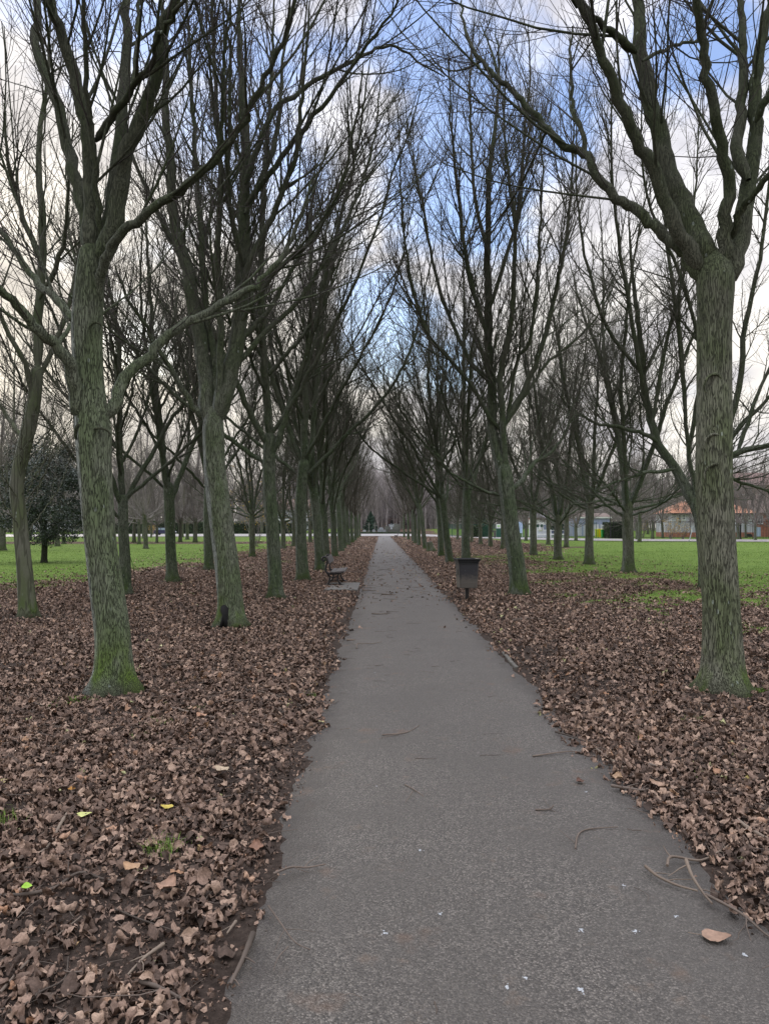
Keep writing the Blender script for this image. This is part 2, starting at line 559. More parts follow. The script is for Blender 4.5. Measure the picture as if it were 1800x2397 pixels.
def make_tree(name, label, cat, base, trunk, trunkR, limbs, seed, prm, mats, group=None, S=20, dens=1.0, split=True, l2r=.022, twigk=1.0, trunk_amp=.03, flare=.55):
    """limbs: list of (points local to the base, r0, r1)"""
    rng = np.random.default_rng(seed)
    root = thing(name, base, label, cat, group)
    trunk = np.asarray(trunk, float); td = norm(trunk[-1] - trunk[-2]); rT = trunkR[-1]
    trunk = np.vstack([trunk, trunk[-1] + td * rT * .5, trunk[-1] + td * rT * .9]); 
    seg = np.r_[0, np.cumsum(np.linalg.norm(np.diff(trunk, axis=0), axis=1))]
    trunkR = np.interp(np.linspace(0, 1, 40), seg / seg[-1], list(trunkR) + [rT * .62, rT * .12])
    trunk_mesh('trunk', trunk, trunkR, mats[0], root, S=S, seed=seed % 17, amp=trunk_amp, flare=flare)
    allP3, allR3, lastP, lastR = [], [], [], []
    mergedV, mergedQ, off = [], [], 0
    for pts, r0, r1 in limbs:
        K = max(12, len(pts) * 4)
        c = resample(pts, K)
        Ls = np.linalg.norm(np.diff(c, axis=0), axis=1).sum()
        c[2:-1] += rng.normal(size=(K - 3, 3)) * .012
        R = np.linspace(1, 0, K) ** .8 * (r0 - r1) + r1
        R *= 1 + .30 * np.exp(-np.linspace(0, Ls, K) / (3.2 * r0))
        R[0] *= .30; R[1] *= .85
        n2 = max(2, int(Ls * prm['l2'][0] * dens + .5))
        P2, R2 = grow(c[None], R[None], np.array([n2]), .16, .97, prm['l2'][1], prm['l2'][2], .62, l2r, .006, prm['l2'][3], prm['l2'][4], 7, rng)
        v1, q1 = tubes(c[None], R[None], 10 if r0 > .03 else 7)
        v2, q2 = tubes(P2, R2, 5)
        V = np.vstack([v1, v2]); Q = np.vstack([q1, q2 + len(v1)])
        if split:
            mesh_obj('limb', V, Q, mats[1], root)
        else:
            mergedV.append(V); mergedQ.append(Q + off); off += len(V)
        lastP.append(P2); lastR.append(R2)
        n3 = np.maximum(2, (np.linalg.norm(P2[:, -1] - P2[:, 0], axis=1) * prm['l3'][0] * dens + .5).astype(int))
        P3, R3 = grow(P2, R2, n3, .08, 1.0, prm['l3'][1], prm['l3'][2], .6, .0098 * twigk, .0034 * twigk, prm['l3'][3], prm['l3'][4], 5, rng)
        # shoots straight off the limb as well
        n3b = np.array([int(Ls * 2.0 * dens)])
        P3b, R3b = grow(c[None], R[None], n3b, .2, 1.0, prm['l3'][1], prm['l3'][2], .5, .0098 * twigk, .0034 * twigk, prm['l3'][3], prm['l3'][4], 5, rng)
        allP3 += [P3, P3b]; allR3 += [R3, R3b]
    P3 = np.concatenate(allP3); R3 = np.concatenate(allR3)
    n4 = np.maximum(1, rng.poisson(prm['l4'][0] * dens, len(P3)))
    P4, R4 = grow(P3, R3, n4, .15, 1.0, prm['l4'][1], prm['l4'][2], .75, .0050 * twigk, .0024 * twigk, prm['l4'][3], prm['l4'][4], 3, rng)
    v3, q3 = tubes(P3, R3, 4)
    v4, q4 = tubes(P4, R4, 3)
    if split:
        mesh_obj('crown', np.vstack([v3, v4]), np.vstack([q3, q4 + len(v3)]), mats[2], root)
    else:
        V = np.vstack(mergedV + [v3, v4]); q = np.vstack(mergedQ)
        n1 = off
        mesh_obj('crown', V, [np.vstack([q, q3 + n1, q4 + n1 + len(v3)])], mats[2], root)
    return root


def limb_curve(start, az, tilt, L, trop, rng, nseg=9, wig=.09, dz=None):
    d = np.array([math.sin(tilt) * math.cos(az), math.sin(tilt) * math.sin(az), math.cos(tilt)])
    p = np.array(start, float); out = [p.copy()]
    for k in range(nseg):
        d = d + rng.normal(size=3) * wig + np.array([0, 0, trop])
        d = d / np.linalg.norm(d)
        p = p + d * L / nseg
        out.append(p.copy())
    return np.array(out)


def upright_limbs(seed, fork=3.3, H=13.5, n=11, r=.17):
    """ascending limbs of an avenue tree, all curving up"""
    rng = np.random.default_rng(seed)
    limbs = []
    top = np.array([rng.normal() * .08, rng.normal() * .08, fork])
    lead = limb_curve(top, rng.uniform(0, 6.28), rng.uniform(.03, .10), H - fork, .03, rng, 11, .05)
    limbs.append((lead, r * .62, .012))
    az0 = rng.uniform(0, 6.28)
    k3 = rng.integers(2, 4)
    for k in range(k3):
        az = az0 + k * 2 * PI / k3 + rng.normal() * .3
        st = top + np.array([math.cos(az), math.sin(az), 0]) * r * .35 + np.array([0, 0, -.1 + rng.uniform(-.3, .2)])
        limbs.append((limb_curve(st, az, rng.uniform(.30, .52), (H - fork) * rng.uniform(.8, 1.0), .035, rng, 10, .05), r * .50, .012))
    for k in range(n):
        s = k / (n - 1)
        h = fork - .5 + s * 4.2 + rng.normal() * .15
        az = az0 + 2.4 * k + rng.normal() * .3
        if h < fork:
            st = np.array([math.cos(az) * r * .6, math.sin(az) * r * .6, h])
        else:
            f = (h - fork) / (H - fork) * 11; i = min(int(f), 10)
            st = lead[i] * (1 - f + i) + lead[i + 1] * (f - i)
        limbs.append((limb_curve(st, az, rng.uniform(.55, .95) - .25 * s, (8.0 - 2.6 * s) * rng.uniform(.75, 1.1), .075, rng, 9, .075), (.055 - .022 * s) * rng.uniform(.8, 1.15), .010))
    return limbs


def spread_limbs(seed, fork=2.5, H=15.0, n=16, r=.20):
    """an open-grown tree: low limbs run out almost level, the stems above rise in a sheaf"""
    rng = np.random.default_rng(seed)
    limbs = []
    top = np.array([0, 0, fork])
    az0 = rng.uniform(0, 6.28)
    leads = []
    for k in range(4):
        az = az0 + k * 1.6 + rng.normal() * .3
        st = top + np.array([math.cos(az), math.sin(az), 0]) * r * .4 + np.array([0, 0, -.1])
        ld = limb_curve(st, az, rng.uniform(.14, .42), (H - fork) * rng.uniform(.82, 1.0), .05, rng, 11, .06)
        leads.append(ld)
        limbs.append((ld, r * .48, .010))
    for k in range(n):
        s = k / (n - 1)
        az = az0 + 2.4 * k + rng.normal() * .3
        if s < .4:
            st = np.array([math.cos(az) * r * .5, math.sin(az) * r * .5, fork - .45 + s * 1.0])
            limbs.append((limb_curve(st, az, rng.uniform(1.05, 1.45), rng.uniform(3.6, 5.4), .05, rng, 9, .09), .050 * rng.uniform(.8, 1.2), .008))
        else:
            ld = leads[k % 4]; i = int(1 + (s - .4) * 8)
            limbs.append((limb_curve(ld[i], az, rng.uniform(.45, .85), (6.8 - 3.2 * s) * rng.uniform(.8, 1.1), .12, rng, 9, .08), (.045 - .02 * s) * rng.uniform(.8, 1.2), .008))
    return limbs


def px_limb(pts, d, base, drift, d0=0.0):
    """a limb traced in the photo, leaning by DRIFT metres towards or away as it runs out"""
    n = len(pts)
    return np.array([P(x, y, d + d0 + drift * (k / (n - 1)) ** 1.2) - base for k, (x, y) in enumerate(pts)])


def hero(name, label, cat, basepx, trunkpx, tw, limbs, seed, prm, mats, group, extra=(), **kw):
    base = G(*basepx); d = base[1]
    k = d / F0
    tp = np.array([P(x, y, d) - base for x, y in trunkpx]); tp[0] = (tp[0][0], 0, 0)
    L = [(px_limb(p, d, base, dr), w0 * k / 2, min(w1 * k / 2, .010)) for p, w0, w1, dr in limbs]
    L += list(extra)
    return make_tree(name, label, cat, base, tp, [w * k / 2 for w in tw], L, seed, prm, mats, group, **kw)


TM = [M['bark'], M['bark'], M['twig']]
AV = 'trees of the avenue along the path'

# nearest tree left of the path
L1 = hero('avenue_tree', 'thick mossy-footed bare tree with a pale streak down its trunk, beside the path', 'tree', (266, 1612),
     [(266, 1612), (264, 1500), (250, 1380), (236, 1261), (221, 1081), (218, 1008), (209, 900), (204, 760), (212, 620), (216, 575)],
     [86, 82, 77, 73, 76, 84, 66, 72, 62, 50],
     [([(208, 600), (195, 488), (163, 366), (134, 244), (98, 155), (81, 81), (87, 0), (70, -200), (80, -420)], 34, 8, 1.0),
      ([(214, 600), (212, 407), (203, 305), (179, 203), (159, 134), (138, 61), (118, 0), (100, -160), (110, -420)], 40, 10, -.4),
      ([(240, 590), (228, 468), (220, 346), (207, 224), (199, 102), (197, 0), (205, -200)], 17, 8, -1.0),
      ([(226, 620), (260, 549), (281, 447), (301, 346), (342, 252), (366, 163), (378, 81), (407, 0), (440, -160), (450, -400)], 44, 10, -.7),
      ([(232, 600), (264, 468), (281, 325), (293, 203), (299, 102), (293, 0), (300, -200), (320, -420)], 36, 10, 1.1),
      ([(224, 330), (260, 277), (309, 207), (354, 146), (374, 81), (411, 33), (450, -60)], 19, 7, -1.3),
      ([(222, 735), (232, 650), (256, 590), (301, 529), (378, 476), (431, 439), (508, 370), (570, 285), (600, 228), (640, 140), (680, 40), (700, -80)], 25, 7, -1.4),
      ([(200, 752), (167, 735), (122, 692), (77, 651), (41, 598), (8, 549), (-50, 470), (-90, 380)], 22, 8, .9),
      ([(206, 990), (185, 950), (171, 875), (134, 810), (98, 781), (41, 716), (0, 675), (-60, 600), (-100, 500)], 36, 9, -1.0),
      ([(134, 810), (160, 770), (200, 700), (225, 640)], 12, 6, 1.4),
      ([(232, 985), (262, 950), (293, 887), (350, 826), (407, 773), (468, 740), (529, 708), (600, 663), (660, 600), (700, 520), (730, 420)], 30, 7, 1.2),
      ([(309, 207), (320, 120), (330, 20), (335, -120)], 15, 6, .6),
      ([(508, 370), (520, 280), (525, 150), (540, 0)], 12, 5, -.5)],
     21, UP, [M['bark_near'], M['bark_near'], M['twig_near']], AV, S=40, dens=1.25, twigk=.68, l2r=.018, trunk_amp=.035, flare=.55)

# nearest tree right of the path
R1 = hero('avenue_tree', 'big bare tree with stacked eye-shaped branch scars on its trunk, right of the path', 'tree', (1694, 1612),
     [(1694, 1612), (1690, 1500), (1682, 1330), (1673, 1165), (1672, 1000), (1672, 900), (1674, 732), (1674, 651), (1672, 605)],
     [92, 86, 83, 82, 82, 78, 80, 90, 66],
     [([(1662, 625), (1634, 549), (1601, 488), (1577, 427), (1548, 346), (1522, 244), (1503, 142), (1499, 61), (1491, 0), (1480, -180), (1500, -420)], 54, 12, 1.0),
      ([(1640, 640), (1617, 590), (1581, 529), (1544, 427), (1503, 346), (1467, 277), (1438, 203), (1410, 134), (1385, 61), (1353, 0), (1300, -160), (1280, -360)], 36, 9, -.6),
      ([(1490, 122), (1434, 77), (1385, 37), (1353, 0), (1290, -60)], 20, 8, -.5),
      ([(1636, 655), (1612, 606), (1581, 572), (1544, 541), (1503, 500), (1463, 476), (1410, 431), (1381, 386), (1369, 362), (1319, 338), (1282, 301), (1246, 260), (1201, 212), (1152, 171), (1111, 118), (1087, 61), (1080, 0)], 30, 5, 1.6),
      ([(1377, 380), (1365, 313), (1345, 264), (1341, 244), (1335, 150), (1340, 60)], 13, 5, .5),
      ([(1678, 640), (1692, 600), (1699, 508), (1707, 427), (1690, 346), (1666, 244), (1650, 142), (1642, 61), (1631, 0), (1620, -180), (1630, -400)], 32, 9, -.8),
      ([(1690, 660), (1716, 625), (1739, 529), (1747, 447), (1760, 366), (1768, 285), (1772, 163), (1790, 60), (1820, -60), (1840, -300)], 46, 11, .5),
      ([(1752, 420), (1731, 366), (1731, 264), (1739, 142), (1737, 41), (1731, -40), (1740, -250)], 30, 9, 1.0),
      ([(1712, 560), (1727, 508), (1760, 456), (1800, 407), (1860, 330), (1900, 220)], 20, 8, -.8),
      ([(1768, 285), (1800, 220), (1840, 120), (1870, 0)], 20, 8, -.4),
      ([(1503, 142), (1540, 122), (1590, 100), (1640, 92), (1700, 40)], 10, 5, .8)],
     22, UP, [M['bark_right'], M['bark_right'], M['twig_near']], AV, S=40, dens=1.35, twigk=.68, l2r=.018, trunk_amp=.03, flare=.48)

# second tree on the left, with the black hollow at its foot
L2 = hero('avenue_tree', 'bare tree with a black hollow at the foot of its trunk', 'tree', (541, 1461),
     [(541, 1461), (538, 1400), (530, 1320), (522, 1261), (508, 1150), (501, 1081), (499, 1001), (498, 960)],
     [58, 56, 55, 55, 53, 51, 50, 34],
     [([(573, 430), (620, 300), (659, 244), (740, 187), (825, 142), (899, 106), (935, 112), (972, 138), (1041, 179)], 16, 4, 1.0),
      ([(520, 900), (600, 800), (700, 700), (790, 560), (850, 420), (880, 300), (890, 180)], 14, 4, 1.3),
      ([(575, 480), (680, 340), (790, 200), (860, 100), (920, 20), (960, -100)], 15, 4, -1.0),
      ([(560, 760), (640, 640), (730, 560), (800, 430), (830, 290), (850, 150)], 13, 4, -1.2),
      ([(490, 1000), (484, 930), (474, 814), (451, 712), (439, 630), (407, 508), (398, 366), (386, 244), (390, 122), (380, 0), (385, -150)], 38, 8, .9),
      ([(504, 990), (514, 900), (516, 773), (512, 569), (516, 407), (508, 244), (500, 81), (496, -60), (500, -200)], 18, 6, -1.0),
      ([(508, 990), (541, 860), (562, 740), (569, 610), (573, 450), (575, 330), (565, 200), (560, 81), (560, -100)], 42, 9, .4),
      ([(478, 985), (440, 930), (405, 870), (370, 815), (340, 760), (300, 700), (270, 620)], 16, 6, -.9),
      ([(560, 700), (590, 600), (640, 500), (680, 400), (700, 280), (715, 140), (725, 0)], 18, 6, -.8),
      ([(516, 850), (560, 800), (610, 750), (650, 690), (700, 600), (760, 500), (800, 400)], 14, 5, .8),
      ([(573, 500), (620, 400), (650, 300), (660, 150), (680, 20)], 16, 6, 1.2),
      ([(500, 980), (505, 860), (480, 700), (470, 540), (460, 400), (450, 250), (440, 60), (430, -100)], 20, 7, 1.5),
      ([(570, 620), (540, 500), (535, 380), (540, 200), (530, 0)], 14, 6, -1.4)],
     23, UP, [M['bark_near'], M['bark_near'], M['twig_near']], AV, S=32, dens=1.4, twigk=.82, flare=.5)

# leaning twin-stemmed tree right of the bin
R2 = hero('avenue_tree', 'leaning bare tree with twin fused stems, just right of the bin', 'tree', (1216, 1389),
     [(1216, 1389), (1209, 1321), (1200, 1261), (1191, 1186), (1184, 1130), (1180, 1095)],
     [40, 38, 37, 37, 36, 34],
     [([(1178, 1130), (1171, 1090), (1152, 1004), (1152, 917), (1143, 830), (1143, 700), (1142, 569), (1146, 407), (1160, 285), (1168, 163), (1160, 60)], 26, 5, .5),
      ([(1186, 1130), (1180, 1060), (1178, 1004), (1174, 939), (1169, 874), (1187, 808), (1201, 700), (1205, 529), (1190, 407), (1180, 280), (1185, 150)], 17, 5, -.9),
      ([(1178, 1016), (1143, 969), (1100, 895), (1048, 834), (1000, 782), (960, 640), (940, 480), (935, 320)], 11, 4, -.8),
      ([(1180, 1000), (1208, 943), (1243, 882), (1265, 817), (1282, 765), (1307, 651), (1330, 520), (1339, 400), (1343, 250)], 15, 4, .7),
      ([(1186, 990), (1243, 904), (1282, 847), (1338, 804), (1399, 739), (1440, 650)], 9, 4, 1.4),
      ([(1186, 990), (1208, 852), (1234, 808), (1252, 713), (1262, 560), (1270, 400), (1255, 250)], 10, 4, -1.4),
      ([(1150, 900), (1099, 840), (1060, 760), (1022, 650), (994, 508), (970, 380), (953, 280)], 11, 4, 1.2),
      ([(1146, 800), (1110, 690), (1085, 560), (1070, 420), (1055, 280), (1050, 120)], 12, 4, -1.2),
      ([(1144, 730), (1180, 620), (1215, 480), (1225, 340), (1240, 180), (1235, 60)], 11, 4, 1.3),
      ([(1145, 600), (1115, 480), (1105, 350), (1100, 200), (1110, 60)], 10, 4, .9),
      ([(1195, 1150), (1225, 1120), (1250, 1085), (1300, 1050), (1350, 960)], 13, 4, 1.2),
      ([(1170, 1160), (1140, 1150), (1100, 1130), (1050, 1100), (1010, 1040)], 8, 4, -1.0)],
     24, UP, TM, AV, S=24, dens=1.9, twigk=.9, flare=.4)

# ---- first tree of the second row on the left, with whippy side shoots
b = G(67, 1443); rngm = np.random.default_rng(5)
ex = []
for k in range(16):
    h = rngm.uniform(1.5, 3.0); az = rngm.uniform(0, 6.28)
    ex.append((limb_curve((-.09 * h / 1.5 + math.cos(az) * .1, math.sin(az) * .1, h), az, rngm.uniform(.5, 1.0), rngm.uniform(1.2, 2.6), .12, rngm, 8, .1), .012, .004))
M1 = hero('park_tree', 'slim smooth-barked bare tree sprouting whippy side shoots, beside the round evergreen', 'tree', (67, 1443),
     [(67, 1443), (58, 1330), (45, 1200), (40, 1130), (62, 1020), (78, 950), (88, 860)], [40, 35, 33, 32, 34, 32, 26],
     [([(88, 870), (92, 700), (100, 520), (90, 350), (110, 180), (120, 0)], 24, 6, .8),
      ([(80, 950), (60, 850), (10, 760), (-30, 640), (-60, 480)], 14, 5, -.8),
      ([(84, 900), (130, 800), (170, 690), (190, 540), (210, 380)], 13, 5, 1.0),
      ([(60, 1030), (20, 980), (-30, 900), (-80, 800)], 12, 4, 1.0),
      ([(95, 600), (50, 500), (20, 380), (10, 240)], 14, 5, -.8),
      ([(92, 700), (140, 600), (160, 450), (150, 260)], 13, 5, -1.0)],
     25, SPREAD, [M['bark_smooth'], M['bark_smooth'], M['twig']], 'trees behind the avenue on the left', ex, S=24, dens=1.25, flare=.3)

# ---- tree half hidden behind the nearest right one
N1 = hero('park_tree', 'bare tree half hidden behind the big scarred trunk, limbs reaching out sideways', 'tree', (1648, 1377),
     [(1648, 1377), (1646, 1300), (1638, 1220), (1630, 1190), (1626, 1170)], [26, 25, 26, 28, 26],
     [([(1629, 1195), (1614, 1158), (1581, 1099), (1538, 1032), (1525, 983), (1508, 917), (1500, 800), (1480, 640), (1470, 480)], 25, 6, .8),
      ([(1540, 1036), (1515, 1019), (1435, 996), (1392, 989), (1333, 950), (1290, 900)], 11, 4, .6),
      ([(1634, 1200), (1622, 1120), (1612, 1060), (1600, 900), (1590, 740), (1600, 560)], 12, 5, -1.0),
      ([(1640, 1200), (1680, 1100), (1720, 1062), (1800, 1042), (1880, 1020), (1960, 980)], 22, 6, -.6),
      ([(1640, 1200), (1690, 1060), (1750, 980), (1800, 930), (1860, 840)], 18, 6, 1.0),
      ([(1640, 1190), (1690, 1120), (1740, 1130), (1800, 1150), (1870, 1170)], 12, 5, .8),
      ([(1690, 1060), (1730, 900), (1745, 760), (1780, 600), (1800, 420), (1810, 200)], 16, 5, .5),
      ([(1606, 960), (1585, 740), (1560, 560), (1550, 380), (1560, 180)], 12, 4, .9),
      ([(1510, 925), (1470, 700), (1440, 500), (1430, 300), (1440, 120)], 12, 4, -.9),
      ([(1527, 990), (1560, 800), (1610, 600), (1630, 420), (1640, 230)], 11, 4, 1.3),
      ([(1612, 1060), (1640, 860), (1600, 660), (1520, 480), (1500, 320), (1510, 160)], 12, 4, -1.2),
      ([(1505, 880), (1420, 760), (1370, 600), (1350, 430), (1350, 260)], 10, 4, .6),
      ([(1725, 1062), (1760, 960), (1800, 860), (1850, 720)], 12, 5, 1.0),
      ([(1580, 1098), (1500, 1110), (1440, 1130), (1390, 1150)], 10, 4, -.9)],
     26, SPREAD, TM, 'trees behind the avenue on the right', S=20, dens=1.4, flare=.3)

# ---- prototypes for the rest of the rows
AVP = []
for k in range(5):
    r = [.165, .175, .155, .16, .17][k]
    fk = [3.3, 3.0, 3.6, 2.8, 3.4][k]
    limbs = upright_limbs(40 + k, fk, [13.4, 13.0, 14.0, 12.6, 13.6][k], 11, r)
    AVP.append((limbs, fk, r, 40 + k))
first = {}


def lean_rot(lean_x, spin, lean_y=0.0):
    return (Matrix.Rotation(lean_x, 3, 'Y') @ Matrix.Rotation(lean_y, 3, 'X') @ Matrix.Rotation(spin, 3, 'Z')).to_euler()


def place(kind, k, base, label, group, lean=0.0, spin=0.0, scale=1.0, split=True, name='avenue_tree', mats=None):
    """first use of a prototype builds it, later ones copy it with all its parts"""
    key = (kind, k, split)
    if key not in first:
        if kind == 'av':
            limbs, fk, r, sd = AVP[k]
            tr = [(0, 0, 0), (.01, .01, fk * .35), (-.02, 0, fk * .7), (limbs[0][0][0][0], limbs[0][0][0][1], fk + .08)]
            R = [r * 1.05, r * .98, r * .96, r * .93]
            prm = UP; m = mats or TM
            dn = 1.4
        else:
            fk = [2.4, 2.7, 2.2, 2.6][k]; r = [.20, .18, .21, .16][k]
            limbs = spread_limbs(70 + k, fk, [15, 14, 15.5, 13][k], 16, r)
            tr = [(0, 0, 0), (.02, 0, fk * .4), (0, .02, fk * .75), (0, 0, fk + .1)]
            R = [r * 1.05, r * .97, r * .97, r * .95]
            prm = SPREAD; m = mats or [M['bark_grey'], M['bark'], M['twig']]
            dn = 1.55
        o = make_tree(name, label, 'tree', base, tr, R, limbs, 100 + k * 7 + (50 if kind == 'sp' else 0), prm, m, group, S=20, dens=dn if split else 1.15, split=split,
                      twigk=.85 if split else 1.4, flare=.45)
        first[key] = o
    else:
        o = copy_thing(first[key], base, None, scale, label, group)
        o.name = name
    o.location = base
    o.rotation_euler = lean_rot(lean, spin)
    o.scale = (scale,) * 3
    return o


ORD = {3: 'third', 4: 'fourth', 5: 'fifth', 6: 'sixth', 7: 'seventh', 8: 'eighth', 9: 'ninth', 10: 'tenth', 11: 'eleventh', 12: 'twelfth', 13: 'thirteenth', 14: 'fourteenth'}
left_row = [(646, 1399), (709, 1357.5), (750, 1334.4), (763, 1316), (784, 1303), (799, 1291), (806, 1284), (816, 1276), (825, 1270), (832, 1266), (838, 1260.5), (843, 1257)]
LL = {3: 'bare avenue tree with bright green moss low on its trunk, third in the left row',
      4: 'bare grey-green avenue tree standing just in front of the bench, fourth in the left row',
      5: 'bare avenue tree whose trunk rises right behind the bench back'}
for i, (x, y) in enumerate(left_row):
    n = i + 3
    bs = G(x, y)
    lab = LL.get(n, 'slim bare avenue tree, %s from the viewer in the row left of the path' % ORD[n])
    place('av', [2, 0, 4, 1, 3, 0, 2, 4, 1, 3, 0, 2][i], bs, lab, AV, -.055 + .03 * math.sin(i * 2.3), i * 1.9 + .4, 1.0 + .05 * math.sin(i * 1.7), bs[1] < 65)
right_row = [((1091, 1324), .0, 'straight bare tree rising directly behind the bin'), ((1053, 1317), -.13, 'bare tree leaning left over the path just beyond the bin'),
             ((1032, 1302), -.03, 'bare tree between the bin tree and the cut stump'), ((996, 1285), -.12, 'bare tree leaning to the left right beside the cut stump'),
             ((981, 1276), -.02, 0), ((972, 1272), -.03, 0), ((967, 1267), -.03, 0), ((956, 1263), -.02, 0), ((946, 1258.5), -.02, 'bare avenue tree standing right behind the small far bench')]
for i, ((x, y), ln, lab) in enumerate(right_row):
    bs = G(x, y)
    lab = lab or 'slim bare avenue tree, %s from the viewer in the row right of the path' % ORD[i + 3]
    place('av', [1, 3, 0, 4, 2, 1, 3, 0, 2][i], bs, lab, AV, ln, i * 2.1 + 2.0, 1.0 + .05 * math.sin(i * 1.3 + 1), bs[1] < 65)

GL = 'trees behind the avenue on the left'
row2l = [((295, 1390), -.04, 'av', 3, .80, 'slender bare tree with a thin sucker at its foot, right of the streaked trunk'),
         ((404, 1360), -.05, 'av', 1, .92, 'straight greenish bare tree standing where the leaf litter meets the lawn'),
         ((490, 1333), -.04, 'av', 0, 1.0, 'bare tree half hidden behind the tree with the black hollow'),
         ((591, 1304), -.02, 'sp', 3, .95, 'bare tree with a flared mossy foot, seen between the second and third avenue trunks'),
         ((663, 1284), -.02, 'sp', 0, .9, 'small bare tree seen right of the third avenue trunk, far over the litter'),
         ((687, 1279), .03, 'sp', 1, .9, 'small bare tree seen just left of the fourth avenue trunk'),
         ((726, 1270), 0, 'sp', 2, .95, 'far bare tree seen between the fourth avenue trunk and the bench')]
for i, ((x, y), ln, kd, k, sc, lab) in enumerate(row2l):
    place(kd, k, G(x, y), lab, GL, ln, i * 1.3 + .7, sc, True, 'park_tree')
GR = 'trees behind the avenue on the right'
row2r = [((1470, 1339), 0, 0, 1.0, 'sturdy bare tree with flared foot on the lawn edge, left of the big scarred trunk'),
         ((1379, 1320), .02, 1, 1.05, 'bare tree on the lawn standing left of the yellow bins'),
         ((1306, 1309), 0, 2, .95, 'bare tree in front of the white barrier fence'),
         ((1248, 1299), 0, 1, 1.1, 'bare tree just right of the leaning twin-stemmed tree'),
         ((1177, 1284), 0, 3, 1.0, 'bare tree in front of the dark green notice cabinet'),
         ((1148, 1280), 0, 0, .85, 'bare tree left of the dark green notice cabinet'),
         ((1125, 1275), -.03, 2, .85, 'far slim bare tree left of the notice cabinet, seen above the bin'),
         ((1104, 1269), 0, 3, 1.0, 'far bare tree showing between the bin tree and the notice cabinet'),
         ((1071, 1263), 0, 1, .9, 'most distant bare tree seen just left of the bin tree')]
for i, ((x, y), ln, k, sc, lab) in enumerate(row2r):
    place('sp', k, G(x, y), lab, GR, ln, i * 1.7 + .3, sc, True, 'park_tree')
GF = 'bare trees beside the far park road'
row3 = [((1283, 1275), 'bare tree with mossy foot right of the two-tree picture board', 1), ((1326, 1281), 'thin bare tree in front of the barrier fence end', 3), ((1231, 1266), 'bare tree by the far road right of the blue notice board', 0),
        ((1348, 1265.5), 'bare tree by the far road left of the yellow bins', 2), ((1497, 1269), 'bare tree by the far road right of the clipped hedge', 1), ((1528, 1261.5), 'bare tree by the railings in front of the pale building', 3),
        ((1768, 1265), 'bare tree by the railings in front of the orange roof end', 0), ((5, 1288), 'wide-based bare tree behind the round evergreen', 2), ((314, 1270), 'bare tree on the far lawn left of the navy car', 1),
        ((367, 1270.5), 'bare tree on the far lawn hiding the back of the navy car', 3), ((422, 1268.5), 'bare tree on the far lawn right of the navy car', 0), ((457, 1269.5), 'stout bare tree on the far lawn, second right of the navy car', 2),
        ((354, 1258), 'pale bare tree at the road left of the navy car', 3)]
for i, ((x, y), lab, k) in enumerate(row3):
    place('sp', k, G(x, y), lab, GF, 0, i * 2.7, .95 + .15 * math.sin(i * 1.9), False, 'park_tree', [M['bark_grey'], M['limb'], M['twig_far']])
# further trees over the two lawns
rq = np.random.default_rng(41)
spots = []
for tries in range(4000):
    d = rq.uniform(46, 128); x = rq.uniform(-.62, .60) * d
    if -17 < x < 24 or (x > 0 and d < 92) or (x < 0 and d < 52 and x > -24):
        continue
    u = x / d * 1800 + 893
    if 60 < u < 180 and d < 60 or 372 < u < 410 or 1385 < u < 1470:
        continue
    if all((x - a) ** 2 + (d - b_) ** 2 > 49 for a, b_ in spots):
        spots.append((x, d))
    if len(spots) >= 46:
        break
for i, (x, d) in enumerate(spots):
    side = 'left' if x < 0 else 'right'
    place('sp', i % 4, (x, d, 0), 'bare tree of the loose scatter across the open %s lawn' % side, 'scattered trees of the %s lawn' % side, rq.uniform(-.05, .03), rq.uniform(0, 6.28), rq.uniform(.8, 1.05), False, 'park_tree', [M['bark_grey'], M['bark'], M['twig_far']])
# the belt of trees beyond the road
rb = np.random.default_rng(77)
k = 0
for band, n in ((150, 16), (185, 22), (225, 26)):
    for j in range(n):
        u = (j + rb.uniform(.2, .8)) / n * 1.36 - .68
        d = band + rb.uniform(-12, 12)
        x = u * d
        if 0.22 * d < x and band < 180:
            continue
        if abs(x) < 20 and d < 205:
            continue
        if -.42 * d < x < -.2 * d and d < 165:
            continue
        place('sp', k % 4, (x, d, 0.0 if d < 175 else .5), 'bare tree in the distant belt beyond the far road', 'distant belt of bare trees', rb.uniform(-.04, .04), rb.uniform(0, 6.28), rb.uniform(1.05, 1.65), False, 'distant_tree')
        k += 1
# ------------------------------------------------------------------ ground
def grass_mask(x, y):
    nz = (fbm(x * .45 + 3, y * .45) - .5)
    nf = (fbm(x * 1.7 + 13, y * 1.7) - .5)
    bl = np.where(y < 40, 11.7 - .095 * y, 8.0)
    left = sstep(-1.2, 1.6, (-x) - bl + nz * 5 + nf * 2) * sstep(17.2, 19.5, y + nz * 4)
    strip = sstep(72, 76, y) * (1 - sstep(84, 88, y))
    left = left * (1 - .85 * strip)
    br = np.where(y < 46, 6.2, 6.2 + (np.clip(y, 46, 60) - 46) * .6)
    right = sstep(-3.4, 3.8, x - br + nz * 7 + nf * 7) * sstep(11.0, 21, y + nz * 9 + nf * 5)
    bits = .74 * sstep(-.06, .20, nz * .8 + nf * .9) * sstep(3.4, 4.6, x) * sstep(7.5, 9.5, y) * (1 - sstep(40, 52, y))
    bits2 = .6 * sstep(.2, .3, nz + nf * .6) * sstep(3.0, 4.5, -x) * sstep(9, 12, y)
    return np.clip(np.maximum.reduce([left, right, bits, bits2]), 0, 1)


